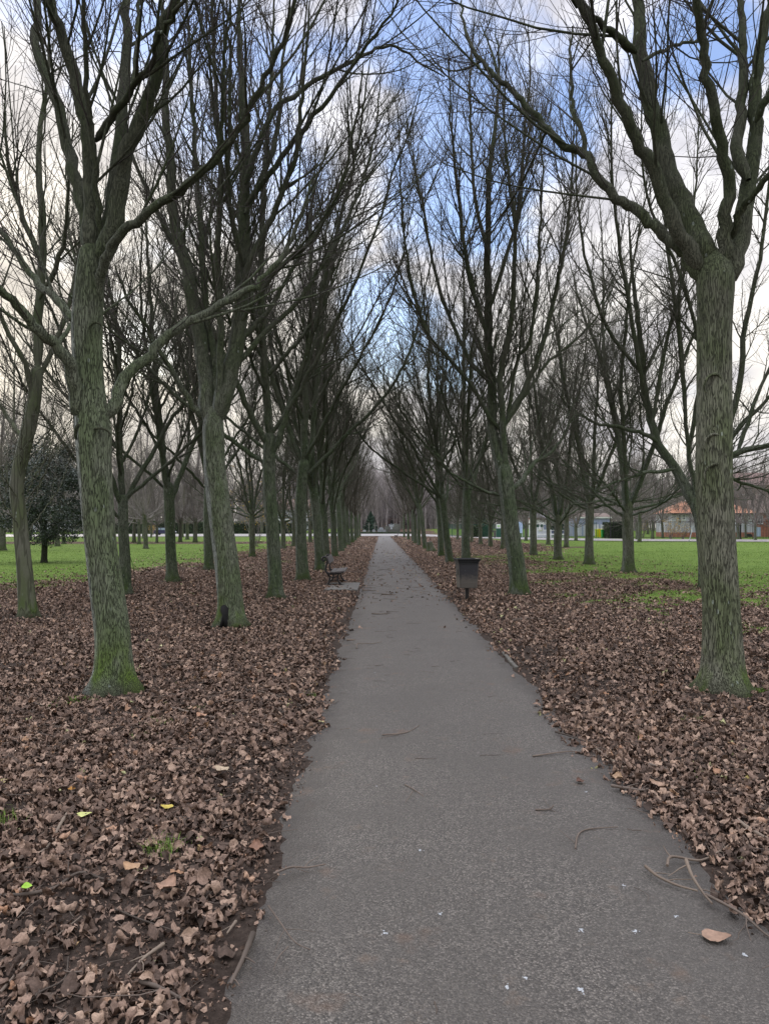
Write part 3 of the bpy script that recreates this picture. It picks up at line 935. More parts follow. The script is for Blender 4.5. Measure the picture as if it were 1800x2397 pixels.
def hz(x, y):
    dl = np.maximum(-.52 - x, x - 1.52)
    fade = sstep(.05, 1.2, dl) * (1 - sstep(60, 90, y))
    h = (.06 * (fbm(x * .3, y * .3) - .5) + .05 * (fbm(x * 2.3 + 9, y * 2.3) - .5)) * fade
    return h - .012 + 1.1 * sstep(186, 240, y) * (1 - sstep(50, 90, np.abs(x)))


def axis(parts):
    out = []
    for a, b, s in parts:
        out.append(np.arange(a, b, s))
    return np.unique(np.round(np.concatenate(out), 4))


gx = axis([(-900, -60, 60), (-60, -16, 1.5), (-16, 16, .2), (16, 60, 1.5), (60, 960, 60)])
gy = axis([(-60, -2, 8), (-2, 16, .18), (16, 60, .5), (60, 260, 2.5), (260, 1500, 80)])
XX, YY = np.meshgrid(gx, gy)
nx = len(gx)
V = np.stack([XX.ravel(), YY.ravel(), hz(XX.ravel(), YY.ravel())], 1)
ii = (np.arange(len(gy) - 1)[:, None] * nx + np.arange(nx - 1)[None]).ravel()
Q = np.stack([ii, ii + 1, ii + nx + 1, ii + nx], 1)


def ground_mat():
    t = NT('leaf_strewn_soil')
    v, tc = t.coord((1, 1, 1), False)
    at = t.n('ShaderNodeAttribute', attribute_name='tone')
    # soil and trodden leaf mould
    n1 = t.noise(v, 22, 7, .75)
    n2 = t.noise(v, 2.0, 4, .6)
    soil = t.ramp(n1, [(.3, (.016, .012, .010)), (.55, (.045, .034, .028)), (.75, (.085, .066, .054))])
    vo = t.n('ShaderNodeTexVoronoi'); vo.inputs['Scale'].default_value = 13.0
    t.l(v, vo.inputs['Vector'])
    sc = t.n('ShaderNodeSeparateColor'); t.l(vo.outputs['Color'], sc.inputs[0])
    lf = t.ramp(sc.outputs[0], [(0, (.060, .042, .032)), (.45, (.17, .115, .085)), (.8, (.30, .205, .15)), (.95, (.40, .28, .20)), (1, (.36, .18, .09))])
    lf = t.mix(t.rng(vo.outputs['Distance'], .25, .6), lf, (.03, .02, .015))
    sp = t.n('ShaderNodeSeparateXYZ'); t.l(tc.outputs['Object'], sp.inputs[0])
    far = t.rng(sp.outputs[1], 14, 40)
    litter = t.mix(t.math('MULTIPLY', far, .85), soil, lf)
    # turf
    g1 = t.noise(v, 1.2, 5, .65); g2 = t.noise(v, 26, 4, .65)
    turf = t.ramp(t.math('ADD', t.math('MULTIPLY', g1, .45), t.math('MULTIPLY', g2, .55)), [(.30, (.034, .060, .014)), (.5, (.090, .150, .026)), (.70, (.16, .205, .050))])
    br = t.math('ADD', at.outputs['Fac'], t.math('MULTIPLY', t.math('SUBTRACT', g2, .5), 1.1))
    c = t.mix(t.rng(br, .35, .6), litter, turf)
    t.col(c, .95, .1)
    t.bump(n1, .7, .03)
    return t.m


go = mesh_obj('ground', V, Q, ground_mat(), tone=grass_mask(V[:, 0], V[:, 1]))
tag(go, kind='structure')


# ------------------------------------------------------------------ path and road
def asphalt(name, tint, bright, fine=True):
    t = NT(name)
    v, tc = t.coord((1, 1, 1), False)
    vo = t.n('ShaderNodeTexVoronoi'); vo.inputs['Scale'].default_value = 125.0
    t.l(v, vo.inputs['Vector'])
    sc = t.n('ShaderNodeSeparateColor'); t.l(vo.outputs['Color'], sc.inputs[0])
    n1 = t.noise(v, 1.1, 5, .65); n2 = t.noise(v, 55, 3, .6); n3 = t.noise(v, 5.5, 4, .65)
    s = [tuple(x * k * bright for x in tint) for k in (.34, .80, 1.2, 2.0)]
    c = t.ramp(sc.outputs[0], [(0, s[0]), (.45, s[1]), (.8, s[2]), (1, s[3])])
    c = t.mix(t.rng(vo.outputs['Distance'], .45, .8, 0, .8), c, s[0])
    c = t.mix(t.rng(n1, .38, .62, 0, .55), c, tuple(x * bright * .62 for x in tint))
    c = t.mix(t.rng(n3, .60, .74, 0, .5), c, tuple(x * bright * y for x, y in zip(tint, (1.15, .92, .75))))
    if fine:
        sp = t.n('ShaderNodeSeparateXYZ'); t.l(tc.outputs['Object'], sp.inputs[0])
        ed = t.math('ABSOLUTE', t.math('SUBTRACT', sp.outputs[0], .5))
        e = t.rng(t.math('ADD', ed, t.math('MULTIPLY', t.math('SUBTRACT', n3, .5), .5)), .72, 1.05, 0, .75)
        c = t.mix(e, c, (.040, .034, .029))
        # a few rusty smears
        n5 = t.noise(v, 2.6, 4, .6)
        c = t.mix(t.rng(n5, .60, .72, 0, .50), c, (.12, .075, .05))
    t.col(c, .60, .5)
    h = t.math('ADD', t.math('MULTIPLY', vo.outputs['Distance'], -1.0), t.math('MULTIPLY', n2, .5))
    t.bump(h, 1.0, .008)
    return t.m


ys = np.r_[np.arange(-3, 14, .04), np.arange(14, 50, .4), np.arange(50, 138, 2.0)]
cols_ = 9
lft = -.53 + (fbm(ys * 1.9, ys * 0 + 4) - .5) * .17 + (vn(ys * 7, ys * 0 + 2) - .5) * .06 + (vn(ys * 19, ys * 0 + 22) - .5) * .035
rgt = 1.52 + (fbm(ys * 1.7, ys * 0 + 14) - .5) * .17 + (vn(ys * 7, ys * 0 + 12) - .5) * .06 + (vn(ys * 19, ys * 0 + 32) - .5) * .035
u = np.linspace(0, 1, cols_)
X = lft[:, None] * (1 - u) + rgt[:, None] * u
Z = .004 + .014 * (1 - (2 * u - 1) ** 2)[None] + 0 * X
Z[:, 0] = Z[:, -1] = -.012
V = np.stack([X, np.repeat(ys[:, None], cols_, 1), Z], -1).reshape(-1, 3)
ii = (np.arange(len(ys) - 1)[:, None] * cols_ + np.arange(cols_ - 1)[None]).ravel()
pth = mesh_obj('path', V, np.stack([ii, ii + 1, ii + cols_ + 1, ii + cols_], 1), asphalt('worn_asphalt', (.104, .094, .083), 1.0))
tag(pth, kind='structure')

near = [(-900, 1254), (0, 1257), (265, 1256.5), (640, 1256), (940, 1255.5), (1110, 1260), (1250, 1264), (1450, 1267), (1800, 1269), (2200, 1271), (2700, 1273)]
farr = [(-900, 1249), (0, 1251), (265, 1250.5), (640, 1250), (940, 1250), (1110, 1256), (1250, 1259), (1450, 1262), (1800, 1263.5), (2200, 1265), (2700, 1266)]
A = resample(np.array([G(*p) for p in near]), 60); B = resample(np.array([G(*p) for p in farr]), 60)
A[:, 2] = B[:, 2] = .05
V = np.vstack([A, B])
ii = np.arange(59)
rd = mesh_obj('road', V, np.stack([ii, ii + 1, ii + 61, ii + 60], 1), asphalt('pale_road', (.30, .285, .275), 1.0, False))
tag(rd, kind='structure')
# the bit of concrete edging that shows on the right
mb = MB()
for k in range(2):
    mb.box((-.022, 0, -.06), (.022, .52, .016), .006, at=(1.535 + .012 * k, 8.75 + k * .54, 0))
eo = mb.obj('path_edging', mat_plain('old_concrete', (.10, .095, .085), .95, .3, 9))
tag(eo, 'short run of worn concrete edging at the right edge of the path', 'edging')


# ------------------------------------------------------------------ leaf litter
trunks_near = [(o.location.x, o.location.y) for o in scene.objects if o.type == 'EMPTY' and o.parent is None and o.location.y < 60]


def litter_density(x, y):
    dl = np.maximum(-.53 - x, x - 1.54)
    nz = fbm(x * 1.6 + 50, y * 1.6) - .5
    f = sstep(-.10, .14, dl + nz * .45 - .07 * (x < 0) + .03 * (x > 0))
    f *= .30 + .70 * sstep(-.13, .12, fbm(x * .9 + 5, y * .9 + 70) - .5 + .25 * sstep(.3, 1.2, dl))
    g = grass_mask(x, y)
    f *= 1 - .62 * sstep(.2, .75, g) - .33 * sstep(.75, 1.0, g)
    for tx, ty in trunks_near:
        if ty < 30:
            r2 = (x - tx) ** 2 + (y - ty + .15) ** 2
            f *= .15 + .85 * sstep(.04, .40, r2 + nz * .35)
    return f


def scatter(y0, y1, per_m2, xmax=99, margin=1.7):
    area_n = 0
    half = lambda y: .53 * y + margin
    ymax = half(y1)
    n = int(per_m2 * 2 * ymax * (y1 - y0))
    x = RNG.uniform(-ymax, ymax, n); y = RNG.uniform(y0, y1, n)
    k = (np.abs(x) < np.minimum(half(y), xmax))
    return x[k], y[k]


def leaves(x, y, L, ns, nc, tilt, lift, rng):
    """crumpled leaf blades: ns stations along, nc across"""
    n = len(x)
    s = np.linspace(0, 1, ns); c = np.linspace(-1, 1, nc)
    wid = np.sin(PI * np.clip(s, .04, .985) ** .66) ** .7 * .47
    S, C = np.meshgrid(s, c, indexing='ij')
    asp = rng.uniform(.55, 1.25, n)[:, None, None]
    lx = C[None] * wid[None, :, None] * asp * (1 + rng.normal(size=(n, ns, nc)) * .07)
    ly = S[None] - .5 + rng.normal(size=(n, ns, nc)) * .03
    kb = rng.normal(0, 2.3, n)[:, None, None]
    kb = np.where(np.abs(kb) < .08, .08, kb)
    kf = rng.normal(1.5, 2.2, n)[:, None, None]
    ph = rng.uniform(0, 6.28, (n, 1, 1)); am = rng.uniform(.05, .20, (n, 1, 1))
    z = am * np.sin(S[None] * 9 + ph + C[None] * 2.5) + rng.normal(size=(n, ns, nc)) * .028
    # roll across, then along
    kf = np.where(np.abs(kf) < .08, .08, kf)
    a = lx * kf * 2
    rr = 1 / (kf * 2)
    lx2 = np.sin(np.clip(a, -2.6, 2.6)) * rr; z = z + (1 - np.cos(np.clip(a, -2.6, 2.6))) * rr
    al = ly * kb
    y2 = np.sin(al) / kb; z = z + (1 - np.cos(al)) / kb
    pts = np.stack([lx2, y2, z], -1).reshape(n, -1, 3) * np.asarray(L)[:, None, None]
    yaw = rng.uniform(0, 2 * PI, n); pi_ = rng.normal(0, tilt, n); ro = rng.normal(0, tilt, n)
    flip = rng.random(n) < .5
    ro = ro + np.where(flip, PI, 0)
    cx, sx = np.cos(pi_), np.sin(pi_); cy, sy = np.cos(ro), np.sin(ro); cz, sz = np.cos(yaw), np.sin(yaw)
    Rx = np.zeros((n, 3, 3)); Rx[:, 0, 0] = 1; Rx[:, 1, 1] = cx; Rx[:, 1, 2] = -sx; Rx[:, 2, 1] = sx; Rx[:, 2, 2] = cx
    Ry = np.zeros((n, 3, 3)); Ry[:, 1, 1] = 1; Ry[:, 0, 0] = cy; Ry[:, 0, 2] = sy; Ry[:, 2, 0] = -sy; Ry[:, 2, 2] = cy
    Rz = np.zeros((n, 3, 3)); Rz[:, 2, 2] = 1; Rz[:, 0, 0] = cz; Rz[:, 0, 1] = -sz; Rz[:, 1, 0] = sz; Rz[:, 1, 1] = cz
    R = np.einsum('nij,njk,nkl->nil', Rz, Ry, Rx)
    pts = np.einsum('nij,nkj->nki', R, pts)
    zmin = pts[:, :, 2].min(1)
    base = np.stack([x, y, hz(x, y)], 1)
    base[:, 2] += -zmin - .006 + rng.random(n) ** 2 * lift
    pts = pts + base[:, None, :]
    m = ns * nc
    q = []
    for i in range(ns - 1):
        for j in range(nc - 1):
            q.append((i * nc + j, i * nc + j + 1, (i + 1) * nc + j + 1, (i + 1) * nc + j))
    Qd = (np.array(q)[None] + (np.arange(n) * m)[:, None, None]).reshape(-1, 4)
    tone = np.repeat(np.clip(rng.beta(1.7, 2.3, n) * .94 + (rng.random(n) < .02) * rng.uniform(.2, .5, n), 0, 1), m)
    return pts.reshape(-1, 3), Qd, tone


LV, LQ, LT, off = [], [], [], 0
lr = np.random.default_rng(99)
for y0, y1, den, ns, nc, L, tilt, lift, xm in ((1.6, 8.0, 2400, 1, 1, .019, .6, .010, 99), (1.6, 6.5, 1350, 6, 5, .049, .42, .026, 99), (6.5, 13, 850, 4, 3, .052, .52, .030, 99), (13, 27, 430, 3, 3, .058, .5, .032, 14),
                                             (27, 55, 130, 3, 2, .072, .45, .03, 13), (55, 130, 18, 2, 2, .15, .4, .04, 14)):
    x, y = scatter(y0, y1, den, xm)
    crumb = ns == 1
    if crumb: ns, nc = 3, 2
    dn_ = litter_density(x, y)
    if crumb: dn_ = np.maximum(dn_, .8 * sstep(-.10, .10, np.maximum(-.53 - x, x - 1.54) + (fbm(x * 3, y * 3) - .5) * .25))
    keep = lr.random(len(x)) < np.maximum(dn_, .010 * (y > 12) + .03 * (y > 16) * (y < 60))
    x, y = x[keep], y[keep]
    Ls = L * lr.uniform(.4, 1.5, len(x))
    v, q, tn = leaves(x, y, Ls, ns, nc, tilt, lift, lr)
    if crumb: tn = tn * .85
    LV.append(v); LQ.append(q + off); LT.append(tn); off += len(v)
lo_ = mesh_obj('leaf_litter', np.vstack(LV), np.vstack(LQ), M['leaf'], tone=np.concatenate(LT))
tag(lo_, kind='stuff')

# thin twiglets and leaf stalks among the litter
x, y = scatter(1.7, 16, 75)
keep = lr.random(len(x)) < np.maximum(litter_density(x, y), .02)
x, y = x[keep], y[keep]
n = len(x)
az = lr.uniform(0, 2 * PI, n); Ls = lr.uniform(.05, .32, n) * lr.uniform(.5, 1.1, n)
K = 6
pp = np.zeros((n, K, 3)); pp[:, 0] = np.stack([x, y, hz(x, y) + lr.uniform(.006, .035, n)], 1)
for k in range(1, K):
    az = az + lr.normal(size=n) * .28
    pp[:, k] = pp[:, k - 1] + np.stack([np.cos(az), np.sin(az), lr.normal(size=n) * .08], 1) * (Ls / (K - 1))[:, None]
pp[:, :, 2] = np.maximum(pp[:, :, 2], hz(pp[:, :, 0], pp[:, :, 1]) + .004)
rr = lr.uniform(.0010, .0038, n)[:, None] * np.linspace(1, .6, K)[None]
v, q = tubes(pp, rr, 4)
tag(mesh_obj('twig_debris', v, q, M['stick']), kind='stuff')


# bits of twig blown onto the path
n = 330
y = lr.uniform(5, 48, n) ; x = lr.uniform(-.5, 1.5, n)
az = np.where(lr.random(n) < .6, lr.normal(0, .35, n), lr.uniform(0, 2 * PI, n)); Ls = lr.uniform(.05, .36, n) * (.5 + .5 * sstep(8, 20, y))
pp = np.zeros((n, 5, 3)); pp[:, 0] = np.stack([x, y, np.full(n, .020)], 1)
for k in range(1, 5):
    az = az + lr.normal(size=n) * .25
    pp[:, k] = pp[:, k - 1] + np.stack([np.cos(az), np.sin(az), lr.normal(size=n) * .02], 1) * (Ls / 4)[:, None]
pp[:, :, 2] = np.clip(pp[:, :, 2], .019, .03)
v, q = tubes(pp, lr.uniform(.0016, .0055, n)[:, None] * np.linspace(1, .6, 5)[None] * (.4 + .6 * sstep(6, 20, y))[:, None], 4)
tag(mesh_obj('twig_debris', v, q, M['stick']), kind='stuff')


# ------------------------------------------------------------------ grass
def blades(x, y, h, w, rng):
    n = len(x)
    az = rng.uniform(0, 2 * PI, n); ln = rng.uniform(.1, .9, n)
    d = np.stack([np.cos(az), np.sin(az), np.zeros(n)], 1); p = np.stack([-np.sin(az), np.cos(az), np.zeros(n)], 1)
    b = np.stack([x, y, hz(x, y) - .005], 1)
    mid = b + d * (h * ln * .25)[:, None] + np.array([0, 0, 1]) * (h * .6)[:, None]
    tip = b + d * (h * ln * .9)[:, None] + np.array([0, 0, 1]) * (h * (1 - .35 * ln))[:, None]
    V = np.stack([b - p * w[:, None], b + p * w[:, None], mid + p * w[:, None] * .7, mid - p * w[:, None] * .7, tip], 1)
    o5 = np.arange(n)[:, None] * 5
    Qd = np.array([[0, 1, 2, 3]]) + o5
    T = np.array([[3, 2, 4]]) + o5
    return V.reshape(-1, 3), Qd, T


gr = np.random.default_rng(5)
GVs, GQs, GTs, Gt, off = [], [], [], [], 0
for y0, y1, den, sc in ((7, 17, 260, 1.0), (17, 30, 170, 1.4), (30, 52, 60, 2.2), (52, 125, 7, 4.0)):
    x, y = scatter(y0, y1, den)
    g = grass_mask(x, y)
    keep = gr.random(len(x)) < sstep(.15, .65, g) * (.35 + .65 * sstep(.35, .6, fbm(x * .8, y * .8 + 33)))
    x, y = x[keep], y[keep]
    h = gr.uniform(.025, .062, len(x)) * (1 + .12 * sc); w = gr.uniform(.0018, .0036, len(x)) * sc
    v, q, t3 = blades(x, y, h, w, gr)
    GVs.append(v); GQs.append(q + off); GTs.append(t3 + off); off += len(v)
    Gt.append(np.repeat(np.clip(gr.normal(.5, .22, len(x)) + (fbm(x * .5, y * .5) - .5) * .8, 0, 1), 5))
tag(mesh_obj('grass', np.vstack(GVs), [np.vstack(GQs), np.vstack(GTs)], M['grass'], tone=np.concatenate(Gt)), kind='stuff')

tufts = [((383, 1985), 130, .075, 'bright green grass tuft in the litter at lower left, lushest of the tufts'), ((367, 1692), 60, .06, 'grass tuft in the litter below the thick streaked trunk'),
         ((335, 1723), 45, .05, 'sparse grass sprigs just below the tuft near the thick streaked trunk'), ((455, 1658), 40, .04, 'tiny grass sprig right of the thick streaked trunk'),
         ((1641, 1676), 90, .05, 'grass tuft in front of the big scarred trunk'), ((1600, 1682), 45, .045, 'thin grass sprigs left of the tuft before the big scarred trunk'),
         ((1653, 1808), 35, .04, 'small grass sprig in the litter at lower right'), ((1495, 1723), 45, .04, 'grass sprigs between path and the big scarred trunk'),
         ((730, 1627), 35, .05, 'small bright grass sprig beside the left path edge'), ((10, 1925), 60, .08, 'pale grass tuft at the left edge of the picture')]
for (px, py), n, h, lab in tufts:
    c = G(px, py)
    x = c[0] + gr.normal(size=n) * .05; y = c[1] + gr.normal(size=n) * .05
    v, q, t3 = blades(x, y, gr.uniform(.5, 1.25, n) * h, gr.uniform(.0014, .0026, n), gr)
    o = mesh_obj('grass_tuft', v, [q, t3], M['grass'], tone=np.repeat(gr.uniform(.35, .9, n), 5))
    tag(o, lab, 'grass', 'grass tufts in the litter')
# moss cushions round the two nearest trunks
for px, py, rx_, lab in ((165, 1640, .30, 'bright moss cushion at the foot of the thick streaked trunk'), (1745, 1612, .22, 'moss cushion right of the big scarred trunk'), (1570, 1545, .28, 'yellowish moss patch left of the big scarred trunk')):
    c = G(px, py)
    n = 900
    a = gr.uniform(0, 6.28, n); r = np.sqrt(gr.random(n)) * rx_ * (.7 + .5 * vn(np.cos(a) * 2 + px, np.sin(a) * 2))
    x = c[0] + np.cos(a) * r; y = c[1] + np.sin(a) * r * .6
    v, q, t3 = blades(x, y, gr.uniform(.012, .03, n), gr.uniform(.003, .006, n), gr)
    tag(mesh_obj('moss_cushion', v, [q, t3], M['grass'], tone=np.repeat(gr.uniform(.3, .8, n), 5)), lab, 'moss', 'moss near the trunks')


# ------------------------------------------------------------------ fallen sticks
def stick(pts, r, lab, mat='stick', fork=None, lift=.012, name='fallen_stick'):
    p = []
    for k, (x, y) in enumerate(pts):
        g = G(x, y); g[2] = max(hz(g[0], g[1]), .012 if -.5 < g[0] < 1.5 else -1) + lift * (1 + .7 * math.sin(k * 2.1)) + r
        p.append(g)
    p = resample(np.array(p), max(10, len(p) * 4))
    rr = r * (1 - .5 * np.linspace(0, 1, len(p))) * (1 + .12 * np.sin(np.arange(len(p)) * 2.7))
    mb = MB().tube(p, rr, 7)
    if fork:
        q = np.array([np.r_[G(x, y)[:2], .02 + r] for x, y in fork]); q = resample(q, 10)
        mb.tube(q, r * .6 * np.linspace(1, .5, 10), 6)
    # little side snags
    rs = np.random.default_rng(int(pts[0][0] * 7 + pts[0][1]))
    for k in range(max(1, len(p) // 6)):
        i = rs.integers(2, len(p) - 1); t = norm(p[i] - p[i - 1]); sd = np.array([-t[1], t[0], .25]) * rs.choice([-1, 1])
        L = rs.uniform(.03, .10)
        mb.tube(np.array([p[i], p[i] + (t * .6 + sd * .7) * L * .6, p[i] + (t * 1.1 + sd) * L]), [rr[i] * .5, rr[i] * .4, rr[i] * .25], 5)
    o = mb.obj(name, M[mat], smooth=True)
    return tag(o, lab, 'stick', 'sticks and twigs on the ground')


ST = [([(-10, 2107), (59, 2107), (126, 2086), (169, 2060), (198, 2056), (253, 2065), (320, 2067), (354, 2077)], .009, 'long curved dark stick lying across the leaves at the left', 'stick'),
      ([(592, 2195), (569, 2258), (539, 2309)], .013, 'short thick stick lying at the left path edge', 'stick'),
      ([(303, 2298), (367, 2322), (438, 2347)], .010, 'straight grey stick in the leaves near the bottom left', 'stick'),
      ([(383, 2216), (337, 2254), (299, 2284)], .008, 'pale brown stick slanting down through the bottom left leaves', 'stick_pale'),
      ([(169, 1898), (147, 1930), (118, 1972), (93, 2001)], .011, 'lichen-spotted stick beside the pale green fallen leaf', 'stick_pale'),
      ([(392, 1656), (455, 1673), (527, 1685), (590, 1683), (645, 1677), (700, 1660)], .010, 'long thin dark branch lying across the litter towards the path, left side', 'stick'),
      ([(603, 1620), (640, 1631), (691, 1647)], .008, 'grey twig near the left path edge beyond the long dark branch', 'stick_pale'),
      ([(459, 1883), (527, 1871), (607, 1854)], .007, 'thin straight twig in the litter pointing at the left path edge', 'stick'),
      ([(270, 2132), (320, 2157), (405, 2178)], .005, 'thin bent twig below the long curved dark stick', 'stick'),
      ([(552, 2162), (531, 2195)], .007, 'short pale stick stub on the mud at the left path edge', 'stick_pale'),
      ([(894, 1727), (941, 1724), (962, 1716), (981, 1705)], .005, 'forked twig on the middle of the path', 'stick'),
      ([(628, 2137), (653, 2177), (689, 2218), (726, 2242)], .004, 'long thin twig curving on the path near the bottom left edge', 'stick'),
      ([(640, 2062), (680, 2050), (718, 2043), (762, 2039)], .006, 'dark tipped twig reaching onto the path from the left edge', 'stick'),
      ([(948, 1845), (970, 1858), (993, 1873)], .004, 'small split twig on the path above the middle', 'stick'),
      ([(1511, 2045), (1539, 2072), (1584, 2086), (1633, 2104)], .008, 'bent bare stick on the path, leftmost of the pair at the right edge', 'stick_pale'),
      ([(1606, 2031), (1620, 2072), (1645, 2104), (1667, 2135)], .009, 'stout curved stick on the path, right one of the pair', 'stick_pale'),
      ([(1653, 2112), (1734, 2161), (1800, 2193), (1850, 2210)], .007, 'long thin branch running along the right path edge past the big lone leaf', 'stick'),
      ([(1562, 2043), (1572, 2025), (1637, 2015), (1677, 2001), (1718, 1978)], .007, 'hooked stick coming out of the right litter above the bent pair', 'stick_pale'),
      ([(1347, 1997), (1353, 1966), (1377, 1950), (1446, 1946)], .005, 'hook-shaped twig alone on the right half of the path', 'stick'),
      ([(1397, 1757), (1442, 1788), (1491, 1820)], .012, 'straight broken stick lying along the right path edge', 'stick_pale'),
      ([(1300, 1721), (1335, 1732), (1369, 1743)], .008, 'dark twig poking onto the path from the right litter', 'stick'),
      ([(1247, 1778), (1332, 1768), (1393, 1764)], .006, 'thin reddish twig lying level on the path at the right edge', 'stick'),
      ([(1430, 1853), (1499, 1857), (1519, 1847)], .010, 'thick short stick at the right path edge under curled leaves', 'stick'),
      ([(1726, 1926), (1750, 1946), (1800, 1968), (1840, 1985)], .013, 'thick pale broken stick in the litter at the right edge', 'stick_pale'),
      ([(1519, 1792), (1560, 1806), (1592, 1816)], .009, 'stick half buried in the right litter beyond the broken one', 'stick'),
      ([(1253, 1905), (1284, 1905), (1296, 1893)], .005, 'small kinked twig on the right half of the path', 'stick'),
      ([(0, 2320), (60, 2260), (120, 2200), (190, 2150)], .006, 'thin pale twig crossing the leaves in the bottom left corner', 'stick_pale'),
      ([(30, 2380), (90, 2330), (150, 2290), (160, 2240)], .005, 'crooked twig in the bottom left corner under the pale one', 'stick'),
      ([(1640, 1540), (1600, 1555), (1540, 1562), (1480, 1566)], .010, 'dark stick in the litter left of the big scarred trunk', 'stick'),
      ([(1190, 1454), (1240, 1450), (1275, 1452)], .016, 'dark branch piece in the litter in front of the leaning twin-stemmed tree', 'stick'),
      ([(893, 1394), (925, 1396)], .016, 'short dark stick on the path near the bench', 'stick'),
      ([(850, 1385), (880, 1387)], .014, 'pale flat piece of wood on the path beside the bench slab', 'stick_pale'),
      ([(870, 1440), (895, 1441), (914, 1438)], .010, 'dark twig on the path short of the bench', 'stick'),
      ([(812, 1505), (832, 1506)], .016, 'short dark stick at the left path edge beyond the grass sprig', 'stick'),
      ([(835, 1523), (838, 1513), (870, 1511), (893, 1508)], .007, 'wiry twig on the path near its left edge, mid distance', 'stick'),
      ([(166, 1500), (180, 1478), (190, 1462)], .014, 'grey stick in the litter left of the thick streaked trunk', 'stick_pale')]
for k, (pts, r, lab, mt) in enumerate(ST):
    fk = [(941, 1724), (915, 1730), (885, 1738)] if k == 10 else ([(675, 2232), (650, 2260), (640, 2290)] if k == 11 else ([(966, 1862), (955, 1880), (948, 1890)] if k == 13 else None))
    stick(pts, r, lab, mt, fk, .004 if 850 < pts[0][0] < 1400 else .012)


# ------------------------------------------------------------------ single leaves that stand out
def lone_leaf(px, py, L, ang, col, lab, curl=.5, stalk=None, lift=.0):
    ns, nc = 13, 9
    s = np.linspace(0, 1, ns); c = np.linspace(-1, 1, nc)
    S, C = np.meshgrid(s, c, indexing='ij')
    w = np.sin(PI * np.clip(S, .02, .98) ** .62) ** .75 * .43
    w = w * (1 + .05 * np.sin(S * 55))
    x = C * w; y = S - .5
    z = .10 * curl * (C ** 2) + .05 * np.sin(S * 7 + 1) * curl + .025 * np.abs(np.sin(S * 14 - np.abs(C) * 4)) * curl + .16 * curl * (S - .5) ** 2
    V = np.stack([x, y, z], -1).reshape(-1, 3) * L
    R = np.array(Matrix.Rotation(ang, 3, 'Z') @ Matrix.Rotation(.10, 3, 'X'))
    V = V @ R.T
    g = G(px, py)
    V[:, 2] -= V[:, 2].min()
    h = hz(g[0], g[1]); h = .017 if -.5 < g[0] < 1.5 else h + .035
    o = thing('fallen_leaf', (g[0], g[1], h + lift + .002), lab, 'leaf', 'leaves that stand out on the ground')
    q = [(i * nc + j, i * nc + j + 1, (i + 1) * nc + j + 1, (i + 1) * nc + j) for i in range(ns - 1) for j in range(nc - 1)]
    mt = mat_plain('leaf_skin', col, .7, .3, 40)
    mesh_obj('leaf_blade', V, np.array(q), mt, o)
    st = np.array([[0, -.5, .01], [.02, -.7, .02], [.0, -.98, .01]]) * L @ np.array(Matrix.Rotation(ang, 3, 'Z')).T
    st[:, 2] = np.maximum(st[:, 2], .003)
    MB().tube(resample(st, 8), .0016, 5).obj('leaf_stalk', M['stick_pale'], o, True)
    return o


lone_leaf(1678, 2208, .105, -1.9, (.24, .155, .110), 'big lone brown leaf lying on the path at lower right', .55)
lone_leaf(196, 1922, .085, -1.5, (.42, .44, .16), 'pale yellow-green leaf lying on the brown litter at the left', .5)
lone_leaf(305, 2046, .085, 1.2, (.30, .19, .11), 'large tan leaf resting on the litter above the long curved stick', 1.0)
lone_leaf(393, 2090, .10, -.4, (.27, .17, .12), 'curled pale brown leaf standing on the mud right of the long curved stick', 1.4)
lone_leaf(600, 2000, .09, .2, (.19, .105, .07), 'upright reddish brown leaf on the mud at the left path edge', 1.4)
lone_leaf(62, 2104, .05, .5, (.20, .36, .03), 'small fresh green leaf on the long curved stick', .5, None, .02)
lone_leaf(390, 1897, .07, 1.6, (.42, .34, .07), 'yellow leaf on the litter near the middle of the left side', .7)
lone_leaf(168, 1857, .05, .3, (.38, .19, .04), 'small orange leaf above the pale green leaf', .6)
lone_leaf(470, 1683, .10, 1.0, (.33, .19, .12), 'large pinkish leaf by the long thin dark branch', 1.0)
lone_leaf(752, 1696, .05, 1.3, (.46, .45, .22), 'pale green leaf at the left path edge', .6)
lone_leaf(1357, 1838, .06, .3, (.09, .045, .03), 'dark folded leaf on the path at the right', 1.3)
lone_leaf(1445, 1830, .085, -.6, (.31, .21, .13), 'curled tan leaf by the broken stick on the right path edge', 1.5)
lone_leaf(1540, 1850, .11, .9, (.27, .18, .125), 'large veined grey-brown leaf at the front of the right litter', 1.0)
lone_leaf(1185, 1531, .09, 1.2, (.30, .18, .12), 'brown leaf on the path by the concrete edging', 1.0)
lone_leaf(517, 1812, .10, 1.1, (.34, .27, .19), 'broad pale leaf on the litter left of the path', .8)
lone_leaf(378, 1515, .08, .4, (.48, .46, .26), 'cream leaf right of the thick streaked trunk foot', .6)

